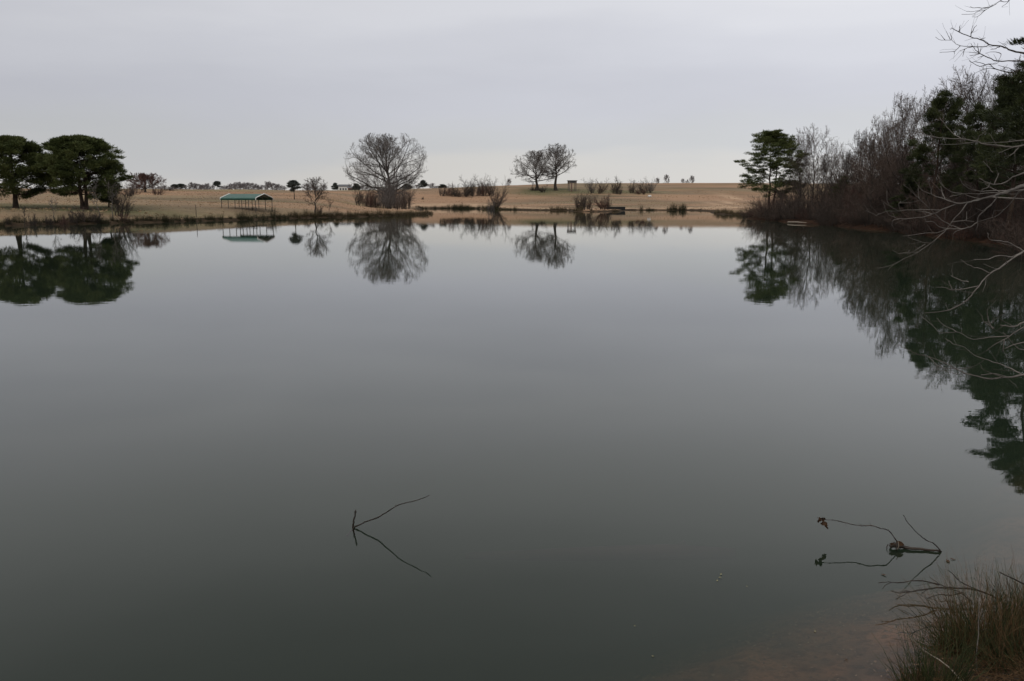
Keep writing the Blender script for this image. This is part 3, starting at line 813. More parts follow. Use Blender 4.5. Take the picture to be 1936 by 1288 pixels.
for px, d, top, w, v, lb in ((347, 300, 362.5, 4.5, 0, 'small dark weed on the slope under the tan mound'), (345, 190, 379, 4.5, 0, 'small dark weed clump in the field above the stake'),
                            (376, 210, 382.5, 6, 4, 'low dark weed patch right of the stake'), (374, 260, 371, 6, 4, 'low greyish weed patch high in the left field'),
                            (280, 135, 393, 5, 4, 'small dark weed low in the left field'), (800, 300, 371, 8, 4, 'low dark weed patch beside the big tree')):
    put_shrub(px, d, top, w, v, 'twig_dark', lb, 'weeds scattered in the dry field', name='weed')
# far white house and barn beside it
def house(px, d, w, hw, hr, wallm, label, name, dep=6.0):
    g = on_ground(px, d)
    zb = g[2] - .5
    o = thing(name, label, 'house' if name == 'house' else 'shed', (g[0], g[1], zb), .08)
    h0 = hw + .5
    link('wall', MB().box((0, 0, h0 / 2), (w / 2, dep / 2, h0 / 2)).mesh('wall', False), wallm, o)
    e = .35
    V = [[-w / 2 - e, -dep / 2 - e, h0 + .003], [w / 2 + e, -dep / 2 - e, h0 + .003], [w / 2 + e, dep / 2 + e, h0 + .003], [-w / 2 - e, dep / 2 + e, h0 + .003], [-w / 2 - e, 0, h0 + hr], [w / 2 + e, 0, h0 + hr]]
    link('roof', MB().add(V, [[0, 1, 5, 4], [2, 3, 4, 5], [3, 2, 1, 0]], [[0, 4, 3], [1, 2, 5]]).mesh('roof', False), M['roof_grey'], o)
    for k in (-.28, .02, .3):
        link('window', MB().box((k * w, -dep / 2 - .015, .5 + hw * .55), (.45, .02, .5)).mesh('window', False), M['glass'], o)
    return o
house(650, 470, 5.0, 3.0, 1.2, M['white'], 'small far white house on the skyline between the evergreens', 'house')
house(664, 460, 3.2, 2.0, .8, M['rust'], 'small rusty orange shed on the skyline right of the white house', 'shed', 3.5)

# ------------------------------------------------------------------ bare shore tree, big tree and its thicket
g = on_ground(597, 134.5)
plant('bare_tree', 'slender brown bare tree on the near shore left of the big bare tree', 'tree', g,
      bare_tree(121, Hpx(333, g), Wpx(50, 134), fork=.25, n1=16, th=(5, 60), n2=7, n3=6, n4=3, r0=.10, cz=.56, rt=.010), (M['bark_dark'], M['twig_brown']), .4)
put_shrub(604, 134.5, 385, 18, 1, 'twig_dark', 'dark vine covered shoots at the foot of the slender shore tree', name='waterline_bush')
g = on_ground(736, 244)
plant('bare_tree', 'biggest bare tree with a wide rounded grey crown beyond the water', 'tree', g,
      bare_tree(133, Hpx(250, g), Wpx(166, 244), fork=.14, n1=32, th=(8, 102), n2=10, n3=8, n4=7, r0=.66, cz=.56, rt=.019, droop=.04, rnd=1.0), (M['bark_dark'], M['twig_grey']), 2.1)
G_TH = 'thicket round the foot of the big bare tree'
for px, d, top, w, v, tw, lb in ((677, 233, 343, 20, 3, 'twig_dark', 'dark narrow bush at the left end of the big tree thicket'),
                                (690, 235, 352, 26, 1, 'twig_brown', 'vase shaped brown bush second from the left in the big tree thicket'),
                                (699, 232, 362, 18, 1, 'twig_red', 'small reddish bush third from the left in the big tree thicket'),
                                (712, 234, 348, 30, 0, 'twig_brown', 'dark bush left of the big tree trunk'),
                                (727, 232, 318, 34, 3, 'twig_grey', 'tall pale grey brush against the big tree trunk'),
                                (742, 226, 310, 40, 3, 'twig_grey', 'tall grey brush just right of the big tree trunk'),
                                (757, 222, 332, 40, 3, 'twig_grey', 'broad brown bush right of the big tree trunk'),
                                (770, 220, 350, 32, 4, 'twig_brown', 'low brown bush at the right end of the big tree thicket'),
                                (738, 215, 352, 34, 3, 'twig_grey', 'pale upright shoots in front of the big tree thicket'),
                                (752, 205, 372, 22, 0, 'twig_brown', 'small brown bush in front of the big tree thicket near the water'),
                                (735, 240, 326, 36, 1, 'twig_grey', 'hazy grey brush directly behind the big tree trunk'),
                                (750, 236, 320, 30, 3, 'twig_brown', 'upright brown brush behind the right of the big tree trunk'),
                                (704, 238, 350, 28, 4, 'twig_red', 'spreading reddish brush behind the left of the big tree trunk')):
    put_shrub(px, d, top, w, v, tw, lb, G_TH)

# ------------------------------------------------------------------ middle: scrub thicket, shore shrub, the pair of oaks
G_SC = 'scrub thicket on the far slope'
for px, d, top, w, v, tw, lb in ((836, 314, 349, 22, 4, 'twig_brown', 'low brown scrub at the left end of the far slope thicket'),
                                (850, 316, 346, 24, 2, 'twig_red', 'rusty brown scrub second in the far slope thicket'),
                                (864, 315, 342, 26, 0, 'twig_dark', 'dark scrub bush left of the tall shoots in the far slope thicket'),
                                (880, 318, 327, 28, 3, 'twig_dark', 'tallest dark shoots in the far slope thicket'),
                                (893, 316, 336, 26, 0, 'twig_dark', 'dark bush in the middle of the far slope thicket'),
                                (904, 318, 326, 28, 3, 'twig_grey', 'tall grey shoots in the far slope thicket'),
                                (917, 316, 344, 24, 2, 'twig_red', 'rusty low bush at the right of the far slope thicket'),
                                (930, 316, 332, 24, 3, 'twig_brown', 'upright brown shoots at the right end of the far slope thicket'),
                                (872, 312, 358, 60, 4, 'twig_dark', 'low dark brambles along the foot of the far slope thicket')):
    put_shrub(px, d, top, w, v, tw, lb, G_SC)
put_shrub(936, 246, 329, 34, 3, 'twig_brown', 'tall vase shaped brown shrub standing on the far shore', name='shore_shrub')
put_shrub(929, 245, 372, 26, 0, 'twig_grey', 'low grey shoots at the foot of the tall shore shrub')
for px, d, top, w, seed, fork, lb, nn in ((1014, 345, 283, 96, 141, .22, 'left of the pair of bare oaks on the slope, lower crown', 16),
                                         (1051, 343, 270, 94, 144, .30, 'right and taller of the pair of bare oaks on the slope', 16)):
    g = on_ground(px, d)
    plant('bare_tree', lb, 'tree', g, bare_tree(seed, Hpx(top, g), Wpx(w, d), fork=fork, n1=nn + 6, th=(5, 88), n2=9, n3=8, n4=6, r0=.62, cz=.57, rt=.021, rnd=1.0), (M['bark_dark'], M['twig_grey']), RNG.uniform(0, 6), 'pair of bare oaks on the slope')
put_shrub(1027, 334, 346, 22, 3, 'twig_dark', 'dark bush between the trunks of the two bare oaks')
put_shrub(1008, 345, 352, 14, 2, 'twig_brown', 'small brown scrub beside the left oak trunk')

# raised hunting hut on posts
g = on_ground(1081.5, 340)
hh = Hpx(341, g)
o = thing('raised_hut', 'small dark raised hut on posts right of the bare oaks', 'hut', tuple(g), .1)
w2 = Wpx(15, 340) / 2
link('cabin', MB().box((0, 0, hh * .83), (w2, w2, hh * .11)).mesh('cabin', False), M['hut_wood'], o)
link('roof', MB().box((0, 0, hh * .965), (w2 * 1.15, w2 * 1.15, hh * .022)).mesh('roof', False), M['roof_grey'], o)
link('window', MB().box((0, -w2 - .03, hh * .85), (w2 * .6, .03, hh * .05)).mesh('window', False), M['glass'], o)
for sx in (-1, 1):
    for sy in (-1, 1):
        link('post', MB().box((sx * w2 * .85, sy * w2 * .85, hh * .35), (.11, .11, hh * .368)).mesh('post', False), M['hut_wood'], o)
link('ladder', MB().box((-.55, -w2 - .25, hh * .35), (.25, .06, hh * .37)).mesh('ladder', False), M['hut_red'], o)

# ------------------------------------------------------------------ right of middle: shrubs, dock, small white drum
G_RM = 'bushes on the far slope right of the oaks'
for px, d, top, w, v, tw, lb in ((1118, 326, 334, 26, 1, 'twig_grey', 'pale vase shaped bush right of the raised hut'),
                                (1133, 322, 334, 24, 3, 'twig_brown', 'brown upright bush second right of the raised hut'),
                                (1162, 322, 330, 26, 3, 'twig_dark', 'dark tall bush in the middle of the slope bushes'),
                                (1170, 318, 352, 18, 0, 'twig_dark', 'low dark bush at the foot of the dark tall bush'),
                                (1194, 325, 336, 18, 3, 'twig_brown', 'narrow brown bush left of the double bush'),
                                (1213, 326, 338, 24, 1, 'twig_brown', 'left half of the double bush at the right end'),
                                (1227, 327, 331, 24, 3, 'twig_grey', 'right and taller half of the double bush at the right end'),
                                (1212, 322, 356, 40, 4, 'twig_red', 'low rusty brambles at the foot of the double bush')):
    put_shrub(px, d, top, w, v, tw, lb, G_RM)
G_SP = 'thin bushes on the spit left of the dock'
for px, d, top, w, v, tw, st, lb in ((1096, 207, 362, 34, 1, 'twig_brown', 'bark_dark', 'thin stemmed grey bush at the left of the spit'),
                                    (1103, 206, 360, 26, 0, 'twig_dark', 'bark_dark', 'dark topped thin bush second on the spit'),
                                    (1114, 207, 363, 22, 1, 'twig_brown', 'bark_dark', 'slender straight stemmed bush third on the spit'),
                                    (1141, 210, 361, 30, 3, 'twig_red', 'bark_dark', 'dense reddish brown bush beside the dock'),
                                    (1147, 211, 368, 16, 2, 'twig_dark', 'bark_dark', 'small dark bush touching the dock end')):
    put_shrub(px, d, top, w, v, tw, lb, G_SP, st)
dk0, dk1 = GX(1149, 213), GX(1184, 213)
zd = Hpx(391.5, (0, 216, 0))
o = thing('floating_dock', 'low flat grey dock with dark floats pulled onto the far shore', 'dock', ((dk0 + dk1) / 2, 216, 0))
wd_ = dk1 - dk0
for i in range(12):
    link('plank', MB().box((-wd_ / 2 + wd_ * (i + .5) / 12, 0, zd + .04), (wd_ / 24 - .02, 1.6, .035)).mesh('plank', False), M['plank'], o)
link('float_frame', MB().box((0, 0, zd - .42), (wd_ / 2 - .05, 1.5, .42)).mesh('float_frame', False), M['float_dark'], o)
link('skid', MB().box((wd_ * .2, .3, (zd - .85) / 2 - .3), (wd_ * .1, 1.1, (zd - .85) / 2 + .3)).mesh('skid', False), M['float_dark'], o)
g = on_ground(1228, 305)
o = thing('white_drum', 'small white drum lying on the slope below the double bush', 'drum', tuple(g + np.array([0, 0, .38])))
mb = MB().tubes(np.array([[-.6, 0, 0], [-.56, 0, 0], [0, 0, 0], [.56, 0, 0], [.6, 0, 0]]), np.array([.34, .4, .41, .4, .34]), 10)
link('barrel', mb.mesh('barrel'), M['white'], o)
for sx in (-.3, .3): link('hoop', MB().tubes(np.array([[sx - .03, 0, 0], [sx + .03, 0, 0]]), np.array([.435, .435]), 10).mesh('hoop'), M['steel'], o)
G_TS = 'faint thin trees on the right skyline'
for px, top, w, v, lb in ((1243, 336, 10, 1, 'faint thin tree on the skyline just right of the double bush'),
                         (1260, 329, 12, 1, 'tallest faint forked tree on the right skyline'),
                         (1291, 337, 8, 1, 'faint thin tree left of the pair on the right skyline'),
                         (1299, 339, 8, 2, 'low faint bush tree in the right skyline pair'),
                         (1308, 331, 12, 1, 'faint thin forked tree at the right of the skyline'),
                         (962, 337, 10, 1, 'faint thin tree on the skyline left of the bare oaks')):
    far_tree(px, 520, top, w, v, lb, 'twig_hazed', G_TS)

# ------------------------------------------------------------------ right bank: pines, bare trees, dark wood
g = on_ground(1458, 129)
plant('pine_tree', 'layered dark pine with two trunks at the left end of the right wood', 'pine tree', g,
      pine(151, Hpx(244, g), Wpx(124, 129), c0=.26, n1=52, n2=5, M_=75, puff=.52, ln=.26, wd=.065, r0=.2, mode='dome', forks=2, flat=.36), (M['bark_pine'], M['needle']), .1, 'pines of the right wood')
WV = [bare_tree(161, 11, 9, fork=.14, n1=20, th=(4, 66), n2=9, n3=7, n4=5, r0=.16, cz=.55, rt=.0085, up=.02),
      bare_tree(162, 11, 7.5, fork=.2, n1=16, th=(4, 52), n2=9, n3=7, n4=4, r0=.15, cz=.58, rt=.0085, up=.02),
      bare_tree(163, 10, 10, fork=.10, n1=22, th=(6, 80), n2=9, n3=7, n4=5, r0=.15, cz=.52, rt=.0085, up=.01),
      bare_tree(164, 12, 8, fork=.26, n1=16, th=(4, 56), n2=9, n3=7, n4=4, r0=.17, cz=.6, rt=.008, up=.02)]
WVH, WVW = [11, 11, 10, 12], [9, 7.5, 10, 8]
WS = [shrub(171, 4, 4.6, 22, 11, 7, spread=36, rt=.007, r0=.03), shrub(172, 3.4, 5, 26, 11, 6, spread=50, rt=.007, r0=.03), shrub(173, 5, 4, 20, 11, 7, spread=24, rt=.007, r0=.03)]
WSH, WSW = [4, 3.4, 5], [4.6, 5, 4]
def wood_tree(px, d, top, w, v, tw, st, label, group='bare trees of the right wood'):
    g = on_ground(px, d); H = Hpx(top, g); Wd = Wpx(w, d)
    plant('bare_tree', label, 'tree', g, WV[v], (M[st], M[tw]), RNG.uniform(0, 6.28), group, (Wd / WVW[v], Wd / WVW[v], H / WVH[v]))
wood_tree(1533, 127, 231, 76, 3, 'wood_brown', 'bark_dark', 'tall slender bare tree just right of the layered pine')
wood_tree(1508, 130, 240, 56, 1, 'wood_brown', 'bark_dark', 'bare tree half hidden behind the right side of the layered pine')
wood_tree(1568, 122, 258, 56, 1, 'wood_brown', 'bark_dark', 'shorter bare tree right of the tall slender bare tree')
wood_tree(1592, 118, 280, 56, 2, 'wood_dark', 'bark_dark', 'low bare tree in the dip of the wood outline')
wood_tree(1624, 100, 244, 96, 2, 'wood_dark', 'bark_dark', 'spreading dark bare tree where the wood begins to rise')
wood_tree(1660, 92, 208, 116, 0, 'wood_brown', 'bark_dark', 'brown twiggy tree with a round crown on the rising wood outline')
wood_tree(1700, 82, 172, 136, 2, 'wood_brown', 'bark_dark', 'fan shaped brown twiggy tree left of the tufted pine')
wood_tree(1738, 90, 158, 120, 0, 'wood_dark', 'bark_dark', 'dark twiggy tree behind the tufted pine')
wood_tree(1805, 72, 118, 140, 1, 'wood_brown', 'bark_dark', 'tall brown bare tree rising between the tufted pine and the edge pines')
wood_tree(1842, 70, 122, 130, 3, 'wood_dark', 'bark_dark', 'tall dark bare tree left of the edge pines')
wood_tree(1880, 66, 120, 130, 0, 'twig_grey', 'bark_grey', 'pale twiggy tree behind the edge pine')
wood_tree(1930, 64, 90, 150, 2, 'wood_dark', 'bark_dark', 'dark twiggy tree at the right edge of the picture')
wood_tree(1960, 58, 70, 150, 3, 'wood_dark', 'bark_dark', 'tall dark bare tree cut by the right edge of the picture')
wood_tree(1645, 84, 250, 110, 2, 'wood_brown', 'bark_dark', 'wide brown twiggy tree at the front of the rising wood')
wood_tree(1685, 100, 215, 110, 0, 'wood_dark', 'bark_dark', 'dark round crowned tree behind the fan shaped tree')
wood_tree(1770, 78, 160, 120, 2, 'wood_brown', 'bark_dark', 'broad brown tree whose twigs surround the tufted pine')
wood_tree(1550, 118, 290, 60, 2, 'wood_dark', 'bark_dark', 'low dark bare tree in front of the tall slender bare tree')
PV = [pine(181, 12, 7, c0=.32, n1=30, n2=4, M_=130, puff=.42, ln=.20, wd=.035, r0=.18, mode='layered', flat=.5),
      pine(182, 10, 5, c0=.22, n1=34, n2=4, M_=110, puff=.36, ln=.20, wd=.035, r0=.16, mode='cone', flat=.5),
      pine(183, 14, 9, c0=.30, n1=30, n2=5, M_=130, puff=.46, ln=.20, wd=.035, r0=.22, mode='layered', flat=.36)]
PVH, PVW = [12, 10, 14], [7, 5, 9]
def wood_pine(px, d, top, w, v, label, nd='needle_dark', rz=None):
    g = on_ground(px, d); H = Hpx(top, g); Wd = Wpx(w, d)
    plant('pine_tree', label, 'pine tree', g, PV[v], (M['bark_pine'], M[nd]), RNG.uniform(0, 6.28) if rz is None else rz, 'pines of the right wood', (Wd / PVW[v], Wd / PVW[v], H / PVH[v]))
wood_pine(1762, 70, 164, 110, 0, 'tufted pine with a broken top standing out of the right wood')
wood_pine(1722, 74, 330, 70, 1, 'small dark pine low in the wood under the fan shaped tree')
wood_pine(1590, 112, 332, 44, 1, 'narrow dark evergreen deep in the wood below the outline dip')
wood_pine(1905, 54, 108, 150, 2, 'large dark pine near the right edge behind the tall edge pine')
wood_pine(1878, 58, 138, 90, 0, 'ragged dark pine between the tufted pine and the right edge')
wood_pine(1838, 64, 190, 90, 0, 'dark pine with drooping layers right of the tufted pine')
wood_pine(1972, 41, -22, 245, 2, 'tallest pine mostly beyond the right edge of the picture')
wood_pine(2100, 36, -60, 220, 0, 'tall pine out past the right edge standing near the water')
G_US = 'undergrowth of the right wood'
k = 0
rr = np.random.default_rng(12)
US_C = {'wood_dark': 'dark', 'wood_red': 'reddish', 'wood_brown': 'brown'}
US_R = ['low {} bush overhanging the water', '{} leafless bush behind the water edge', 'tall {} bush in mid bank', 'tall {} brush deeper in the wood', 'tallest {} brush at the back', 'far back {} brush']
def us_where(x, d):
    p = 968 + FPX * x / (d * CP + .3)
    for lim, t in ((1440, 'left of the layered pine trunks'), (1500, 'below the layered pine'), (1560, 'below the tall slender bare tree'), (1610, 'below the dip in the wood outline'), (1680, 'below the spreading dark tree'),
                   (1740, 'below the fan shaped tree'), (1800, 'below the tufted pine'), (1870, 'below the tall brown bare tree'), (1936, 'by the right edge')):
        if p < lim: return t
    return 'past the right edge'
for row_, off, hmul in ((0, .5, .55), (1, 2.2, 1.05), (2, 5.0, 1.5), (3, 9.0, 1.9), (4, 14.0, 2.2), (5, 21.0, 2.4)):
    d = 127.0 + rr.uniform(0, 3)
    while d > 38:
        xsr = np.interp(d, [38.5, 45, 51.7, 63.7, 76, 95.6, 116, 127], [24.2, 27.6, 31.3, 32.2, 34.3, 35.1, 35.2, 35.0])
        x = xsr + off + rr.normal() * (.3 if row_ == 0 else .8)
        v = int(rr.integers(0, 3)); s = hmul * rr.uniform(.75, 1.2); sw = rr.uniform(.95, 1.35) * (.75 if row_ == 0 else 1 + .14 * row_)
        tw = ('wood_dark', 'wood_dark', 'wood_red', 'wood_brown', 'wood_dark', 'wood_brown')[int(rr.integers(0, 6))]
        plant('bush', US_R[row_].format(US_C[tw]) + ' ' + us_where(x, d), 'bush', (x, d, hz(x, d) - .1), WS[v], (M['bark_dark'], M[tw]), rr.uniform(0, 6.28), G_US, (sw, sw, s * 3.6 / WSH[v]), ('stem', 'twig_crown'))
        d -= (2.6 + .8 * row_) * rr.uniform(.8, 1.2)
for i in range(30):       # more slim trees inside the wood
    d = rr.uniform(46, 124); xsr = np.interp(d, [45, 51.7, 63.7, 76, 95.6, 116, 127], [30, 31.5, 32.2, 34.3, 35.1, 35.2, 35.0])
    x = xsr + rr.uniform(4, 26); v = int(rr.integers(0, 4)); s = rr.uniform(.55, .85)
    plant('bare_tree', 'slim dark bare tree inside the wood ' + us_where(x, d), 'tree', (x, d, hz(x, d)), WV[v], (M['bark_dark'], M[('wood_dark', 'wood_brown')[i % 2]]), rr.uniform(0, 6.28),
          'slim trees inside the right wood', (s, s, s * rr.uniform(.9, 1.1)))
# fallen pale log on the right waterline
a = np.array([GX(1490, 101.5), 101.5, .12]); c = np.array([GX(1530, 98.0), 98.0, .10])
tag(link('fallen_log', MB().tubes(np.stack([a, a * .6 + c * .4 + np.array([0, 0, .05]), c]), np.array([.12, .11, .06]), 6).mesh('fallen_log'), M['pale_wood']),
    'thin pale fallen log lying along the right waterline below the wood', 'log')

# ------------------------------------------------------------------ rush tufts along the far shores
def tuft(seed, nb, h, sp, r=.012):
    rng = np.random.default_rng(seed)
    a = rng.uniform(0, 6.28, nb); q = np.sqrt(rng.uniform(0, 1, nb)) * sp
    p = np.stack([q * np.cos(a), q * np.sin(a), np.full(nb, -.12)], -1)
    th_ = np.abs(rng.normal(size=nb)) * .32
    d = np.stack([np.sin(th_) * np.cos(a), np.sin(th_) * np.sin(a), np.cos(th_)], -1)
    Pt, R = march(rng, p, d, h * rng.uniform(.55, 1.1, nb), np.full(nb, r), np.full(nb, r * .3), 4, -.06, .1)
    return MB().tubes(Pt, R, 3).mesh('rush_tuft')
TV = [tuft(201, 90, .95, .34), tuft(202, 110, .8, .5), tuft(203, 70, 1.1, .26)]
_U = ['first', 'second', 'third', 'fourth', 'fifth', 'sixth', 'seventh', 'eighth', 'ninth', 'tenth', 'eleventh', 'twelfth', 'thirteenth', 'fourteenth', 'fifteenth',
      'sixteenth', 'seventeenth', 'eighteenth', 'nineteenth']
ORD = _U + [t + ('ieth' if not k else 'y-' + _U[k - 1]) for t in ('twent', 'thirt', 'fort', 'fift', 'sixt') for k in range(10)]
def rushes(lst, label, group, mt='reed_dark', sc=1.0, seed=1):
    rng = np.random.default_rng(seed)
    lst = sorted(lst)
    for oi, (px, d, s) in enumerate(lst):
        me = TV[int(rng.integers(0, 3))]
        # walk toward the camera until the waterline, then stand there
        x = GX(px, d)
        o = link('rush_tuft', me, M['reed'])
        o.material_slots[0].link = 'OBJECT'; o.material_slots[0].material = M[mt]
        z = hz(x, d)
        o.location = (x, d, max(z, -.05)); o.rotation_euler = (0, 0, rng.uniform(0, 6.28))
        o.scale = (s * sc * rng.uniform(.85, 1.2),) * 2 + (s * sc * rng.uniform(.85, 1.15),)
        tag(o, ORD[oi] + ' ' + label, 'rush tuft', group)
def shore_d(px):
    """nearest depth of land in that column beyond 60 m"""
    dd = np.arange(60, 300, .5)
    x = GX(px, dd)
    sd = shore_sd(x, dd)
    i = np.argmax(sd > 0)
    return float(dd[i])
rs = np.random.default_rng(9)
def along(p0, p1, step, smin, smax):
    out, p = [], p0
    while p < p1:
        out.append((p, shore_d(p) + rs.uniform(-.1, .9), rs.uniform(smin, smax))); p += step * rs.uniform(.6, 1.4)
    return out
def at(lst): return [(p, shore_d(p) + .15, s) for p, s in lst]
rushes(at([(291, 1.0), (308, 1.1), (313, 1.2), (319, 1.2), (336, 1.1), (352, .8), (358, .9), (366, .8), (378, .7), (392, .8), (399, .8), (404, .7)]),
       'dark rush tuft along the waterline before the green roofed shelter, from the left', 'rush tufts left of the shelter', seed=1)
rushes(at([(417, 1.15), (436, .6), (453, 1.2), (457, 1.1), (467, 1.3), (472, 1.1), (489, 1.5), (502, .7), (515, 1.7), (526, .9), (533, 1.0), (540, .9)]),
       'dark rush tuft along the waterline below the green roofed shelter, from the left', 'rush tufts below the shelter', seed=2)
rushes(along(548, 700, 4.5, .8, 1.5), 'brown rush tuft from the left in the fringe below the slender shore tree', 'rush fringe below the slender shore tree', 'reed', .8, seed=3)
rushes(along(702, 816, 3.6, .8, 1.4), 'rush tuft from the left along the point below the big tree', 'rush fringe along the point', 'reed', .8, seed=4)
rushes(along(4, 284, 9, .5, 1.0), 'small dark rush tuft from the left below the left pines', 'rush tufts below the left pines', 'reed_dark', seed=5)
def at2(lst, d0): return [(p, d0, s) for p, s in lst]
rushes([(806, 262, 1.2), (790, 262, 1.2), (797, 262, 1.3)] + [(p, float(np.interp(p, [820, 860, 900, 940, 980], [272.6, 273, 265, 244.5, 232])), s) for p, s in
        ((822, 1.2), (838, 1.9), (848, 1.7), (856, 1.5), (860, 1.8), (864, 1.9), (868, 1.9), (872, 2.0), (876, 1.9), (880, 1.8), (884, 1.7), (888, 1.6), (894, 1.3), (905, 1.5), (913, 1.2), (918, 1.4), (924, 1.6), (931, 1.5), (938, 1.6), (943, 1.3), (953, 1.2), (962, 1.1), (974, 1.5))],
       'dark rush tuft from the left on the far shore below the scrub thicket', 'rush tufts on the far middle shore', seed=6)
rushes([(p, float(np.interp(p, [1040, 1075, 1083, 1130, 1178], [225, 221.5, 203, 199.5, 206])), rs.uniform(.8, 1.25)) for p in (1042, 1046, 1050, 1054, 1059, 1064, 1070, 1078, 1086, 1093, 1100, 1118, 1160, 1167)],
       'rush tuft from the left on the far shore between oaks and dock', 'rush tufts near the spit', 'reed', seed=7)
rushes([(p, 226.6, s) for p, s in ((1212, 1.5), (1225, 1.2), (1231, 1.2), (1265, 1.2), (1270, 1.6), (1276, 1.7), (1281, 1.6), (1290, 2.1), (1294, 1.8))],
       'dark rush tuft from the left on the far shore beyond the dock', 'rush tufts right of the dock', seed=8)
rushes([(p, float(np.interp(p, [1352, 1385, 1404, 1412], [170.5, 158.5, 148.5, 130])), rs.uniform(.8, 1.15)) for p in (1353, 1358, 1362, 1366, 1370, 1374, 1378, 1382, 1386, 1390, 1393, 1396, 1399, 1402, 1406, 1409)],
       'rush tuft from the left in the thick fringe before the dark wood', 'rush fringe left of the wood', 'reed', seed=10)

# dry grass over the fields: one mass nobody could count
rg = np.random.default_rng(15)
N = 36000
dd = 88 + 260 * rg.uniform(0, 1, N) ** 1.5
pxx = rg.uniform(-60, 1430, N)
x = (pxx - 968) / FPX * (dd * CP + .3)
sd = shore_sd(x, dd); keep = (sd > .6) & ~((x > 33) & (dd < 128))
x, dd = x[keep], dd[keep]; z = height(x, dd)
N = len(x)
clump = vnoise(x, dd, 6, 8)
hgt = (.05 + .07 * np.clip(clump, 0, 1)) * rg.uniform(.5, 1.5, N) * (1 + dd / 260)
a = rg.uniform(0, 3.14, N); w_ = rg.uniform(.10, .30, N)
off = np.stack([np.cos(a) * w_, np.sin(a) * w_ * .4, np.zeros(N)], -1)
c = np.stack([x, dd, z - .03], -1)
V = np.stack([c - off, c + off, c + np.stack([rg.normal(size=N) * .1, rg.normal(size=N) * .1, hgt], -1)], 1).reshape(-1, 3)
tag(link('dry_grass', mesh_np('dry_grass', V, None, np.arange(3 * N).reshape(-1, 3), False), M['dry_grass']), 'dry tan grass covering the fields beyond the water', 'grass', kind='stuff')

# ------------------------------------------------------------------ near water: stick, driftwood, sunken log, leaves
def stick(px_pts, r0, r1, sides=6, wig=.0, seed=0, sub=3):
    """px_pts: list of (px,row,d); returns refined polyline and radii"""
    A = np.array([P(*q) for q in px_pts]); rng = np.random.default_rng(seed)
    n_ = (len(A) - 1) * sub + 1
    t = np.linspace(0, len(A) - 1, n_); i = np.minimum(t.astype(int), len(A) - 2); f = (t - i)[:, None]
    p0 = A[np.maximum(i - 1, 0)]; p1 = A[i]; p2 = A[i + 1]; p3 = A[np.minimum(i + 2, len(A) - 1)]
    q = .5 * (2 * p1 + (p2 - p0) * f + (2 * p0 - 5 * p1 + 4 * p2 - p3) * f ** 2 + (3 * p1 - p0 - 3 * p2 + p3) * f ** 3)
    if wig: q[1:-1] += rng.normal(size=q[1:-1].shape) * wig
    R = np.linspace(r0, r1, n_) * rng.uniform(.82, 1.18, n_)
    return q, R
d0 = DW(998)
o = thing('water_stick', 'thin forked dead stick standing out of the calm water', 'stick', (0, 0, 0))
b0 = P(669, 998, d0)
o.location = tuple(b0)
def rel(q): return q - b0
q, R = stick([(655, 1013, d0 - .02), (663, 1005, d0), (669, 997, d0), (690, 988, d0 - .01), (714, 979, d0 - .03), (731, 969, d0 - .06), (754, 955, d0 - .10), (780, 948, d0 - .14), (812, 936.5, d0 - .18)], .0085, .003, wig=.0022, seed=3)
link('long_branch', MB().tubes(rel(q), R, 6).mesh('long_branch'), M['wet_wood'], o)
q, R = stick([(671, 1012, d0), (668, 998, d0), (668, 988, d0), (671, 975, d0), (672, 964, d0)], .010, .006, wig=.0015, seed=4)
mb = MB().tubes(rel(q), R, 6)
q, R = stick([(671, 972, d0), (674, 967, d0)], .004, .003); mb.tubes(rel(q), R, 4)
link('upright_stub', mb.mesh('upright_stub'), M['wet_wood'], o)
q, R = stick([(748, 958, d0 - .09), (749, 953, d0 - .09)], .003, .0015); link('spur', MB().tubes(rel(q), R, 4).mesh('spur'), M['wet_wood'], o)

# driftwood with two arching twigs
dw = DW(1038)
b0 = P(1715, 1038, dw)
o = thing('driftwood', 'dark driftwood chunk with thin arching twigs floating near the right bank', 'driftwood', tuple(b0))
q, R = stick([(1682, 1032, dw + .02), (1692, 1031, dw), (1705, 1034, dw), (1725, 1037, dw - .02), (1750, 1039.5, dw - .04), (1778, 1042.5, dw - .06)], .03, .010, wig=.003, seed=6)
R = np.interp(np.linspace(0, 1, len(R)), [0, .12, .35, .6, 1], [.012, .024, .019, .012, .009])
link('wood_chunk', MB().tubes(rel(q), R, 7).mesh('wood_chunk'), M['wet_wood'], o)
q, R = stick([(1702, 1031, dw), (1694, 1021, dw + .01), (1680, 1003, dw + .02), (1665, 999, dw + .04), (1648, 993.5, dw + .06), (1632, 994.5, dw + .08), (1617, 993, dw + .1), (1598, 988.5, dw + .12), (1580, 984, dw + .14), (1562, 983, dw + .15), (1545, 979, dw + .16)], .0058, .0026, wig=.0012, seed=7)
mb = MB().tubes(rel(q), R, 5)
for a_, c_ in (((1648, 993.5), (1643, 987)), ((1632, 994.5), (1622, 989)), ((1598, 988.5), (1600, 996))):
    q, R = stick([(*a_, dw + .08), (*c_, dw + .08)], .002, .001); mb.tubes(rel(q), R, 3)
link('twig', mb.mesh('twig'), M['wet_wood'], o)
q, R = stick([(1780, 1043, dw - .06), (1773, 1035, dw - .07), (1764, 1027, dw - .09), (1752, 1022, dw - .11), (1740, 1013, dw - .13), (1727, 1000, dw - .15), (1714, 985, dw - .17), (1708, 974, dw - .18)], .006, .0022, wig=.0012, seed=8)
link('twig', MB().tubes(rel(q), R, 5).mesh('twig'), M['wet_wood'], o)
q, R = stick([(1680, 1030, dw + .01), (1676, 1034, dw + .02), (1681, 1038, dw + .02)], .005, .003, wig=.002)
mb = MB().tubes(rel(q), R, 5)
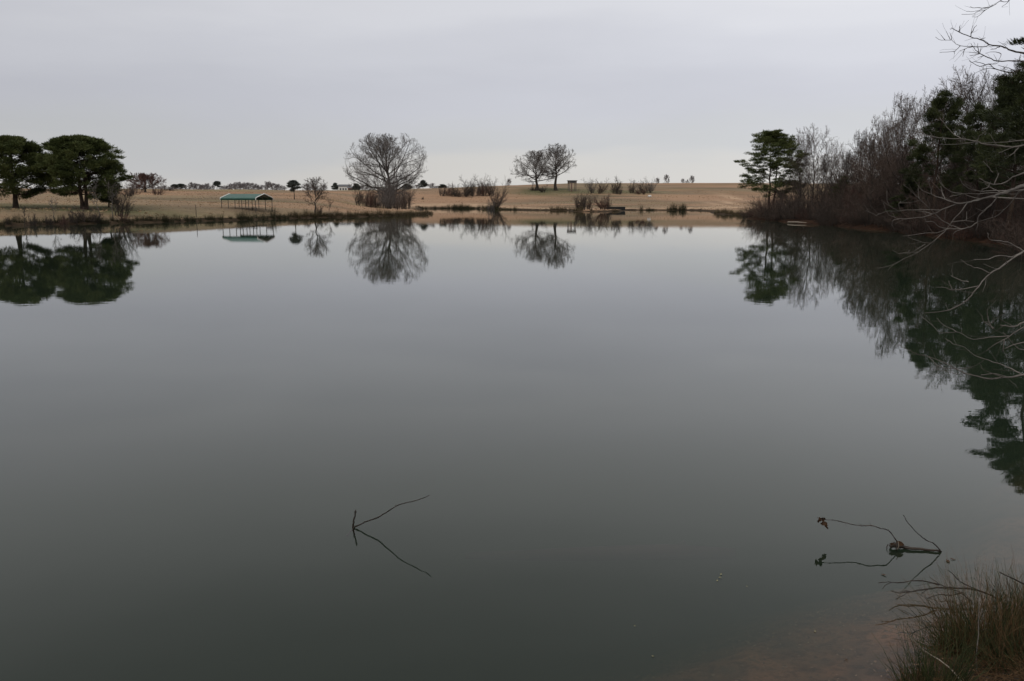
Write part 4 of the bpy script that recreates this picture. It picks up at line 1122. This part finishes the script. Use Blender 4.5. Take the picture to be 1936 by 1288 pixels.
q, R = stick([(1697, 1026, dw), (1694, 1036, dw - .02), (1697, 1043, dw - .03)], .006, .004, wig=.002); mb.tubes(rel(q), R, 5)
link('root_stub', mb.mesh('root_stub'), M['wet_wood'], o)
q, R = stick([(1698, 1024, dw - .03), (1699, 1033, dw - .04), (1696, 1039, dw - .04)], .004, .003); link('pale_splinter', MB().tubes(rel(q), R, 4).mesh('pale_splinter'), M['pale_wood'], o)
def leaf_mesh(seed, s):
    rng = np.random.default_rng(seed)
    n_ = 7; t = np.linspace(0, 1, n_); w = np.sin(t * math.pi) ** .8 * .28 * s + .004 * s
    cur = .25 * s * np.sin(t * 3 + rng.uniform(0, 3))
    L_ = np.stack([t * s - .5 * s, w, cur + .06 * s * rng.normal(size=n_)], -1); Rr = np.stack([t * s - .5 * s, -w, cur + .06 * s * rng.normal(size=n_)], -1)
    mid = np.stack([t * s - .5 * s, 0 * t, cur - .06 * s], -1)
    V = np.concatenate([L_, mid, Rr]); Q = []
    for i in range(n_ - 1): Q += [[i, i + 1, n_ + i + 1, n_ + i], [n_ + i, n_ + i + 1, 2 * n_ + i + 1, 2 * n_ + i]]
    return mesh_np('leaf', V, Q)
LM = [leaf_mesh(i, .075) for i in range(4)]
rl = np.random.default_rng(4)
for px, row, dz in ((1548, 983, .155), (1553, 986, .15), (1558, 990, .15), (1561, 996, .15), (1556, 983, .15), (1688, 1029, 0), (1696, 1028, 0), (1702, 1027, 0)):
    c = link('leaf', LM[int(rl.integers(0, 4))], M['dead_leaf'], o, tuple(rel(P(px, row, dw + dz))))
    c.rotation_euler = tuple(rl.uniform(-1.6, 1.6, 3)); c.scale = (rl.uniform(.5, .9),) * 3

# sunken log
zl = -.13
def under(px, row, z):
    t = math.tan(PITCH + math.atan((row - 644) / FPX)); y = (H_EYE - z) / t
    return np.array((GX(px, y, z), y, z))
pts = np.array([under(880, 1051, -.34), under(1000, 1050, -.29), under(1130, 1047, -.25), under(1260, 1044, -.23), under(1390, 1047, -.25)])
o = thing('sunken_log', 'pale sunken log lying just under the murky water', 'log', tuple(pts[2]))
link('log_body', MB().tubes(pts - pts[2], np.array([.03, .05, .065, .07, .05]), 9).mesh('log_body'), M['sunk_log'], o)
s = np.array([under(1290, 1040, -.27), under(1290, 1030, -.24), under(1293, 1022, -.21)]); link('stub', MB().tubes(s - pts[2], np.array([.05, .04, .015]), 6).mesh('stub'), M['wet_wood'], o)
s = np.array([under(1330, 1046, -.30), under(1350, 1040, -.27), under(1372, 1036, -.25)]); link('stub', MB().tubes(s - pts[2], np.array([.03, .02, .01]), 6).mesh('stub'), M['wet_wood'], o)

# floating leaves
def flat_leaf(px, row, s, label, group, mt='float_leaf'):
    d = DW(row); c = P(px, row, d)
    o = link('floating_leaf', LM[int(rl.integers(0, 4))], M['dead_leaf'], None, (c[0], c[1], .006))
    o.material_slots[0].link = 'OBJECT'; o.material_slots[0].material = M[mt]
    s *= .75; o.scale = (s, s * .8, .12 * s); o.rotation_euler = (0, 0, rl.uniform(0, 6.28))
    tag(o, label, 'leaf', group)
flat_leaf(1363, 1087, .42, 'farthest of three small yellow leaves floating in a row', 'three yellow leaves floating')
flat_leaf(1361, 1093, .42, 'middle of three small yellow leaves floating in a row', 'three yellow leaves floating')
flat_leaf(1356, 1099, .38, 'nearest of three small yellow leaves floating in a row', 'three yellow leaves floating')
flat_leaf(1412, 1110, .25, 'tiny pale leaf floating right of the three yellow leaves', 'pale specks floating')
flat_leaf(1200, 1185, .25, 'tiny pale leaf floating left of the shallow water', 'pale specks floating')
flat_leaf(1234, 1242, .3, 'tiny pale leaf floating in the dark water near the bottom edge', 'pale specks floating')
flat_leaf(1541, 1195, .35, 'small pale leaf floating over the shallow reddish bed', 'pale specks floating')
flat_leaf(1599, 1248, .45, 'small pinkish leaf floating over the shallow bed near the rush clump', 'pale specks floating', 'dead_leaf')
flat_leaf(1671, 1088, .8, 'curled dark leaf floating left of the dead twiggy branch', 'dark leaves by the branch', 'dead_leaf')
flat_leaf(1792, 1062, .9, 'reddish leaf clump floating above the dead twiggy branch', 'dark leaves by the branch', 'dead_leaf')
flat_leaf(1801, 1058, .8, 'dark leaf floating beside the reddish leaf clump', 'dark leaves by the branch', 'dead_leaf')

# leaf litter on the shallow bed and the muddy edge: uncountable
N = 14000
x = rl.uniform(-.6, 3.6, N); y = rl.uniform(3.3, 6.4, N)
sd = shore_sd(x, y); keep = (sd > -1.7) & (sd < 1.2) & (rl.uniform(0, 1, N) < np.clip(.2 + .8 * np.clip(vnoise(x, y, .35, 21) + .25, 0, 1), 0, 1))
x, y = x[keep], y[keep]; z = height(x, y) + .004; N = len(x)
a = rl.uniform(0, 6.28, N); s_ = rl.uniform(.005, .016, N)
ux_ = np.stack([np.cos(a), np.sin(a), rl.normal(size=N) * .2], -1) * s_[:, None]; uy_ = np.stack([-np.sin(a), np.cos(a), rl.normal(size=N) * .25], -1) * (s_ * rl.uniform(.35, .7, N))[:, None]
c = np.stack([x, y, z + s_ * .25], -1)
V = np.stack([c - ux_, c + uy_, c + ux_, c - uy_], 1).reshape(-1, 3)
tag(link('leaf_litter', mesh_np('leaf_litter', V, np.arange(4 * N).reshape(-1, 4), None, False), M['sunk_leaf']), 'fallen brown leaves lying on the shallow pond bed', 'leaves', kind='stuff')

# ------------------------------------------------------------------ near right bank: rush clumps, dead branch, pale twig
def rush_clump(seed, c, rad, specs):
    """specs: list of (part name, material, count, length, splay, radius)"""
    rng = np.random.default_rng(seed); res = []
    for nm, mt, nb, ln, sp, r, dr in specs:
        a = rng.uniform(0, 6.28, nb); q = np.sqrt(rng.uniform(0, 1, nb))
        p = np.stack([q * np.cos(a) * rad[0], q * np.sin(a) * rad[1], np.zeros(nb)], -1)
        p[:, 2] = height(p[:, 0] + c[0], p[:, 1] + c[1]) - c[2] - .03
        th_ = np.clip(np.abs(rng.normal(size=nb)) * sp + q * sp * .6, 0, 1.45)
        aa = a + rng.normal(size=nb) * .7
        d = np.stack([np.sin(th_) * np.cos(aa), np.sin(th_) * np.sin(aa), np.cos(th_)], -1)
        Pt, R = march(rng, p, d, ln * rng.uniform(.45, 1.15, nb), np.full(nb, r), np.full(nb, r * .25), 8, dr, .085)
        bk_ = rng.uniform(0, 1, nb) < (.22 if mt == 'rush_dry' else .06)      # some stalks are snapped and hang over
        j_ = Pt[:, 4:5]; tail = (Pt[:, 4:] - j_) * np.array([1.5, 1.5, -.35])
        Pt[:, 4:] = np.where(bk_[:, None, None], j_ + tail, Pt[:, 4:])
        res.append((nm, mt, MB().tubes(Pt, R, 3)))
    return res
def place_clump(name, label, seed, c, rad, specs, cat='rush clump'):
    o = thing(name, label, cat, tuple(c))
    for nm, mt, mb in rush_clump(seed, c, rad, specs): link(nm, mb.mesh(nm), M[mt], o)
    return o
c1 = np.array([3.03, 4.80, 0.0]); c1[2] = hz(c1[0], c1[1])
place_clump('rush_clump', 'large rush clump of rusty and dark green stalks at the bottom right', 301, c1, (.30, .22),
            [('green_stalks', 'rush_green', 620, .48, .36, .0022, -.03), ('dry_stalks', 'rush_dry', 480, .55, .28, .0018, -.02), ('fallen_stalks', 'rush_dry', 220, .40, .8, .0019, -.12)])
c2 = np.array([2.42, 4.38, 0.0]); c2[2] = hz(c2[0], c2[1])
place_clump('rush_clump', 'small green rush clump at the bottom edge left of the large clump', 302, c2, (.17, .10),
            [('green_stalks', 'rush_green', 210, .40, .26, .0025, -.02), ('dry_stalks', 'rush_dry', 60, .26, .5, .0018, -.06)])
c3 = np.array([3.46, 4.98, 0.0]); c3[2] = hz(c3[0], c3[1])
place_clump('rush_clump', 'dark green rush clump behind the large clump on the right edge', 303, c3, (.26, .22),
            [('green_stalks', 'rush_green', 520, .42, .34, .0022, -.03), ('dry_stalks', 'rush_dry', 240, .42, .3, .0019, -.04)])
c5 = np.array([2.76, 4.80, 0.0]); c5[2] = hz(c5[0], c5[1])
place_clump('rush_clump', 'dark green rush clump leaning left over the water beside the large clump', 305, c5, (.09, .08),
            [('green_stalks', 'rush_green', 170, .32, .45, .0022, -.03), ('dry_stalks', 'rush_dry', 40, .30, .4, .0018, -.03)])
c4 = np.array([3.06, 4.48, 0.0]); c4[2] = hz(c4[0], c4[1])
place_clump('rush_clump', 'tangled dry rush clump lowest at the bottom right corner', 304, c4, (.26, .16),
            [('green_stalks', 'rush_green', 260, .33, .4, .0022, -.04), ('dry_stalks', 'rush_dry', 480, .34, .65, .0019, -.09)])
# matted dry grass between the clumps
N = 3600
x = rl.uniform(2.2, 3.9, N); y = rl.uniform(4.1, 5.1, N); sd = shore_sd(x, y); k_ = sd > .02; x, y = x[k_], y[k_]; N = len(x)
p = np.stack([x, y, height(x, y)], -1); a = rl.uniform(0, 6.28, N)
Pt, R = march(rl, p, np.stack([np.cos(a), np.sin(a), rl.uniform(.05, .8, N)], -1), rl.uniform(.06, .2, N), np.full(N, .0016), np.full(N, .0006), 4, -.15, .15)
tag(link('matted_grass', MB().tubes(Pt, R, 3).mesh('matted_grass'), M['rush_dry']), 'matted dry grass on the muddy bank between the rush clumps', 'grass', kind='stuff')
# dead twiggy branch reaching out over the water from the clump
db = DW(1118) - .15
o = thing('dead_branch', 'dark dead twiggy branch reaching over the water from the rush clump', 'branch', tuple(P(1860, 1125, db)))
b0 = P(1860, 1125, db)
for i, (pts, ra, rb) in enumerate(([[(1900, 1140), (1850, 1116), (1790, 1111), (1760, 1112), (1735, 1117), (1700, 1121), (1684, 1117)], .009, .003],
                      [[(1775, 1106), (1750, 1099), (1725, 1099), (1700, 1102), (1680, 1100.5), (1661, 1102.5)], .006, .0025],
                      [[(1686, 1101), (1675, 1106), (1668, 1114)], .003, .002], [[(1790, 1111), (1770, 1100), (1757, 1091)], .004, .0015],
                      [[(1820, 1120), (1795, 1126), (1775, 1124), (1748, 1133)], .005, .002], [[(1735, 1117), (1715, 1122), (1693, 1133)], .004, .002],
                      [[(1850, 1116), (1815, 1100), (1800, 1083), (1792, 1078)], .005, .002], [[(1722, 1119), (1712, 1117), (1700, 1119)], .003, .0015],
                      [[(1760, 1112), (1745, 1120), (1740, 1128)], .003, .0012], [[(1840, 1140), (1812, 1118), (1780, 1111)], .006, .003],
                      [[(1780, 1106), (1765, 1103), (1750, 1105), (1730, 1108)], .003, .0012])):
    q, R = stick([(a_, c_, db + .05 * math.sin(i * 1.7 + k_ * .5)) for k_, (a_, c_) in enumerate(pts)], ra, rb, wig=.0015, seed=20 + i)
    link('twig', MB().tubes(q - b0, R, 5).mesh('twig'), M['wet_wood'], o)
db2 = DW(1190) - .1
b0 = P(1800, 1190, db2)
o = thing('dead_branch', 'short dark dead twig curving left above the small rush clump', 'branch', tuple(b0))
for i, pts in enumerate(([(1815, 1188), (1790, 1187), (1765, 1185), (1745, 1188), (1730, 1195), (1714, 1202)], [(1730, 1195), (1722, 1205), (1735, 1214)], [(1722, 1199), (1708, 1196), (1695, 1198)])):
    q, R = stick([(a_, c_, db2 + .03 * i) for a_, c_ in pts], .005 - .0012 * i, .0018, wig=.002, seed=40 + i)
    link('twig', MB().tubes(q - b0, R, 5).mesh('twig'), M['wet_wood'], o)
q, R = stick([(1702, 1185, 4.6), (1728, 1212, 4.55), (1752, 1233, 4.5), (1775, 1247, 4.44), (1800, 1268, 4.38), (1822, 1294, 4.3)], .0028, .0045, wig=.001, seed=50)
tag(link('pale_twig', MB().tubes(q, R, 5).mesh('pale_twig'), M['pale_wood']), 'thin pale bare twig slanting across the small rush clump', 'twig')
q, R = stick([(1890, 1082, 4.9), (1905, 1089, 4.9), (1922, 1097, 4.9), (1945, 1108, 4.9)], .0035, .006, wig=.001, seed=51)
tag(link('dark_twig', MB().tubes(q, R, 5).mesh('dark_twig'), M['wet_wood']), 'dark bent twig on the right edge above the rush clump', 'twig')
q, R = stick([(1848, 1288, 4.5), (1846, 1240, 4.5), (1850, 1180, 4.52), (1852, 1130, 4.54)], .004, .002, wig=.002, seed=52)
tag(link('grey_stem', MB().tubes(q, R, 5).mesh('grey_stem'), M['branch_grey']), 'upright thin grey stem in front of the large rush clump', 'stem')

# ------------------------------------------------------------------ overhanging bare tree: trunk stands on the bank beyond the right edge
TRK = np.array([5.6, 5.3, 0.0]); TRK[2] = hz(TRK[0], TRK[1]) - .1
tree = thing('bare_tree', 'bare tree on the near right bank reaching pale limbs over the water', 'tree', tuple(TRK))
tz = np.linspace(0, 8, 9)
rt_ = np.random.default_rng(61)
tpts = np.stack([.12 * np.sin(tz) - .03 * tz, .1 * np.sin(tz * .7), tz], -1)
link('trunk', MB().tubes(tpts, np.linspace(.20, .06, 9), 10).mesh('trunk'), M['bark_grey'], tree)
Z7, Z8, Z9 = (1600, 0, 4.952), (1600, 200, 4.295), (1600, 450, 4.155)
FAM = [
 (Z7, 5.6, .9, 'bark_dark', .008, [[(1700, -110), (1560, -50), (1440, 10), (1390, 45), (1330, 70), (1270, 75), (1200, 72), (1155, 68)], [(1330, 70), (1250, 95), (1190, 108), (1125, 108)],
   [(1370, 50), (1310, 90), (1230, 110), (1180, 135), (1080, 135)], [(1310, 90), (1230, 152), (1180, 160)], [(1540, -30), (1500, 35), (1455, 66), (1510, 64)], [(1440, 10), (1500, 20), (1540, -5)]]),
 (Z7, 5.8, .9, 'bark_dark', .013, [[(1760, 560), (1664, 500), (1560, 478), (1500, 455), (1440, 432), (1340, 418), (1250, 370), (1165, 348), (1060, 305), (985, 260)],
   [(1340, 420), (1290, 440), (1180, 437), (1070, 430), (1010, 400), (975, 375), (890, 378), (835, 348)], [(975, 375), (955, 330), (935, 295)], [(985, 372), (980, 310)], [(925, 376), (885, 328)],
   [(1070, 430), (1030, 470), (990, 482), (875, 492)], [(1165, 348), (1172, 290), (1185, 240)], [(1170, 315), (1195, 270), (1220, 235)], [(1050, 300), (1068, 235)], [(1062, 302), (1065, 250)], [(1250, 372), (1280, 364), (1302, 352)],
   [(1185, 438), (1110, 460), (1060, 478)], [(1110, 458), (1090, 530)], [(1440, 436), (1400, 455), (1350, 465)], [(1010, 478), (1013, 505)], [(985, 270), (970, 272)]]),
 (Z7, 6.4, .9, 'bark_dark', .012, [[(1800, 590), (1664, 575), (1560, 570), (1420, 572), (1330, 540), (1250, 500), (1210, 470), (1165, 405)], [(1250, 500), (1150, 490)], [(1245, 505), (1155, 522)], [(1290, 520), (1230, 545)],
   [(1420, 572), (1450, 505), (1370, 485), (1300, 500)], [(1240, 490), (1232, 405)], [(1250, 495), (1262, 440)]]),
 (Z7, 7.2, .9, 'bark_dark', .012, [[(1820, 650), (1664, 640), (1560, 680), (1440, 660), (1380, 635), (1330, 600), (1250, 625), (1150, 570)], [(1440, 660), (1350, 640), (1260, 660), (1200, 690)], [(1330, 600), (1400, 600), (1440, 570)],
   [(1560, 680), (1480, 720), (1420, 730), (1340, 700)], [(1600, 670), (1520, 640), (1420, 610)], [(1300, 605), (1230, 580), (1160, 590)]]),
 (Z8, 5.6, .7, 'branch_grey', .013, [[(1600, 290), (1443, 318), (1390, 335), (1320, 335), (1240, 325), (1180, 318), (1110, 310), (1060, 292), (930, 268), (750, 262), (650, 235), (540, 195)],
   [(930, 266), (860, 220), (800, 150), (760, 100)], [(1600, 250), (1443, 280), (1300, 295), (1110, 302)], [(1060, 292), (960, 310), (780, 316)], [(1065, 290), (1080, 250), (1130, 215)], [(1400, 336), (1360, 385), (1310, 410)], [(750, 262), (700, 245), (680, 215)]]),
 (Z8, 5.0, .7, 'branch_grey', .017, [[(1640, 570), (1443, 640), (1360, 675), (1290, 705), (1245, 720), (1150, 745), (1050, 768), (985, 788), (910, 795), (850, 815), (770, 850), (700, 880), (620, 905), (480, 920), (430, 918), (380, 935), (370, 975)],
   [(770, 849), (640, 842), (500, 848), (420, 855), (320, 860), (245, 893)], [(420, 855), (360, 815), (335, 775), (330, 690)], [(440, 852), (425, 800), (440, 775)], [(910, 795), (800, 762), (700, 722), (620, 690), (580, 645)], [(800, 762), (780, 700), (765, 655)],
   [(430, 918), (360, 895), (320, 850), (300, 790)], [(245, 893), (200, 870), (160, 850)], [(690, 720), (690, 680), (705, 652)], [(430, 790), (520, 792)], [(700, 880), (640, 862), (560, 855)]]),
 (Z8, 4.8, .5, 'branch_grey', .013, [[(1500, 640), (1380, 672), (1250, 715), (1200, 780), (1150, 830), (1075, 895), (1060, 945), (1000, 985), (930, 1000), (840, 995)], [(1600, 640), (1443, 685), (1400, 700), (1360, 760), (1300, 830), (1200, 905), (1060, 945)],
   [(840, 995), (740, 1030), (640, 1035), (500, 1055)], [(840, 965), (770, 925), (720, 875), (650, 810), (590, 750), (520, 690), (465, 640)], [(590, 755), (583, 675)], [(850, 945), (960, 935), (1040, 942)], [(975, 930), (978, 860)], [(930, 1000), (850, 970), (840, 960)],
   [(830, 1000), (760, 985), (700, 940), (640, 945)], [(1000, 985), (900, 1015), (865, 1045)]]),
 (Z8, 5.1, .5, 'branch_grey', .010, [[(1160, 742), (1040, 770), (985, 790), (940, 850), (850, 950), (800, 1020), (690, 1115), (580, 1190), (470, 1245), (380, 1288), (250, 1320)], [(690, 1115), (620, 1110), (500, 1065)], [(580, 1188), (500, 1192), (420, 1200), (375, 1170)], [(640, 1125), (540, 1188)], [(500, 1190), (520, 1170)]]),
 (Z8, 5.3, .6, 'branch_grey', .011, [[(1600, 480), (1443, 545), (1350, 580), (1300, 620), (1230, 640), (1150, 630), (1080, 590)], [(1160, 640), (1167, 620), (1150, 660), (1100, 680)], [(1600, 640), (1400, 690), (1150, 710), (1050, 715), (940, 715), (840, 740)], [(940, 712), (850, 700), (780, 650), (755, 610)],
   [(1200, 640), (1240, 545)], [(1300, 690), (1180, 690), (1060, 690), (960, 650), (920, 590)], [(1190, 540), (1150, 490), (1110, 450)]]),
 (Z9, 4.7, .5, 'branch_grey', .013, [[(1640, 60), (1500, 80), (1396, 105), (1370, 120), (1280, 180), (1200, 240), (1130, 280), (1040, 378), (1000, 430), (950, 490), (870, 540), (780, 570), (620, 590)], [(1130, 280), (1060, 245), (980, 220), (900, 170)],
   [(1040, 378), (930, 400), (830, 410), (780, 390), (700, 388)], [(1320, 155), (1200, 140), (1120, 165), (1000, 170)], [(1400, 108), (1340, 70), (1270, 35), (1190, 25), (1120, 10), (1110, -40)], [(960, 345), (890, 330), (820, 295)], [(830, 408), (805, 335)]]),
 (Z9, 4.9, .5, 'branch_grey', .010, [[(1600, 600), (1396, 660), (1330, 695), (1250, 690), (1210, 685)], [(1600, 620), (1396, 700), (1280, 775), (1240, 800), (1160, 840), (1100, 890)], [(1500, 920), (1396, 880), (1340, 860), (1230, 740)], [(1280, 770), (1120, 780), (1020, 795), (960, 785), (920, 760), (860, 735)],
   [(870, 738), (740, 745), (680, 690), (580, 610)], [(1150, 715), (1110, 620), (1108, 560)], [(1160, 710), (1080, 660), (1065, 610)], [(1240, 800), (1225, 900)], [(1396, 820), (1310, 840), (1240, 870)], [(860, 735), (760, 680), (710, 630)], [(1090, 660), (1150, 665), (1155, 620)]]),
 (Z9, 4.6, .4, 'branch_grey', .011, [[(1600, 1010), (1396, 1070), (1300, 1095), (1220, 1095), (1120, 1105), (1000, 1080), (930, 1060), (850, 1025), (780, 985), (650, 935), (540, 905), (490, 880), (410, 840)], [(650, 937), (740, 1015), (850, 1025), (990, 1015), (1080, 960)], [(930, 1060), (870, 1070), (770, 1045), (680, 1035)],
   [(1060, 1078), (1180, 1068), (1260, 1090)], [(1600, 1150), (1396, 1080), (1300, 1030), (1190, 985), (1080, 950), (1000, 920), (930, 860), (840, 830), (780, 790)], [(430, 850), (405, 835)], [(820, 1010), (820, 1045)]]),
]
EDGE = 1936
def side_twigs(q, rad, seed):
    rng = np.random.default_rng(500 + seed)
    L = np.linalg.norm(np.diff(q, axis=0), axis=1).sum()
    n_ = int(np.clip(L / .12, 1, 9))
    Pt, R = spawn(rng, q[None], rad[None], n_, .15, .98, 38, 12, .10 / max(L, .05), .2, 5, .05, .12, .45, .0009)
    return Pt, R
for fi, (Z, dA, slope, mt, rbase, paths) in enumerate(FAM):
    br = None
    for pi, path in enumerate(paths):
        pp = []
        for (zx, zy) in path:
            px, row = Z[0] + zx / Z[2], Z[1] + zy / Z[2]
            u = (EDGE - px) / 270
            # limbs reach forward over the water and wave in depth
            pp.append((px, row, dA + slope * u * .8 + .25 * math.sin(u * 4.2 + fi)))
        A = np.array(pp)
        u = np.clip((EDGE + 20 - A[:, 0]) / 290, 0, 1)
        q, R = stick(pp, 1, 1, seed=70 + fi * 30 + pi, wig=.0014)
        t = np.linspace(0, 1, len(q)); ui = np.interp(t, np.linspace(0, 1, len(u)), u)
        rad = (.60 if Z is Z7 else .66) * rbase * (1 - .78 * ui ** .8) * (1 if pi == 0 else .62)
        rad = np.maximum(rad * np.interp(t, [0, 1], [1, .55 if pi == 0 else .4]) * np.random.default_rng(pi + fi).uniform(.88, 1.12, len(t)), .0014)
        q = q - TRK
        if pi == 0:   # join the limb to the trunk off to the right
            e = q[0]; zt_ = np.clip(e[2] - .5, .9, 6.5)
            j = np.array([np.interp(zt_, tz, tpts[:, 0]), np.interp(zt_, tz, tpts[:, 1]), zt_])
            mid = j * .5 + e * .5 + np.array([0, 0, .18])
            q = np.concatenate([[j, j * .75 + mid * .25 + np.array([0, 0, .04]), mid, mid * .4 + e * .6], q])
            rad = np.concatenate([[rad[0] * 2.4, rad[0] * 2.0, rad[0] * 1.6, rad[0] * 1.25], rad])
            br = link('branch', MB().tubes(q, rad, 6).tubes(*side_twigs(q[4:], rad[4:], fi), 3).mesh('branch'), M[mt], tree)
        else:
            link('twig', MB().tubes(q, rad, 5).tubes(*side_twigs(q, rad, fi * 40 + pi), 3).mesh('twig'), M[mt], br)

# repeats that would read alike are told apart by their order along the bank
by = {}
for o in COL.objects:
    if o.parent is None and o.get('group') in ('undergrowth of the right wood', 'slim trees inside the right wood'):
        by.setdefault(o['label'], []).append(o)
for lb, os_ in by.items():
    if len(os_) > 1:
        os_.sort(key=lambda o: o.location.x / o.location.y)
        for i, o in enumerate(os_): o['label'] = ORD[i] + ' ' + lb if len(lb.split()) < 16 else lb
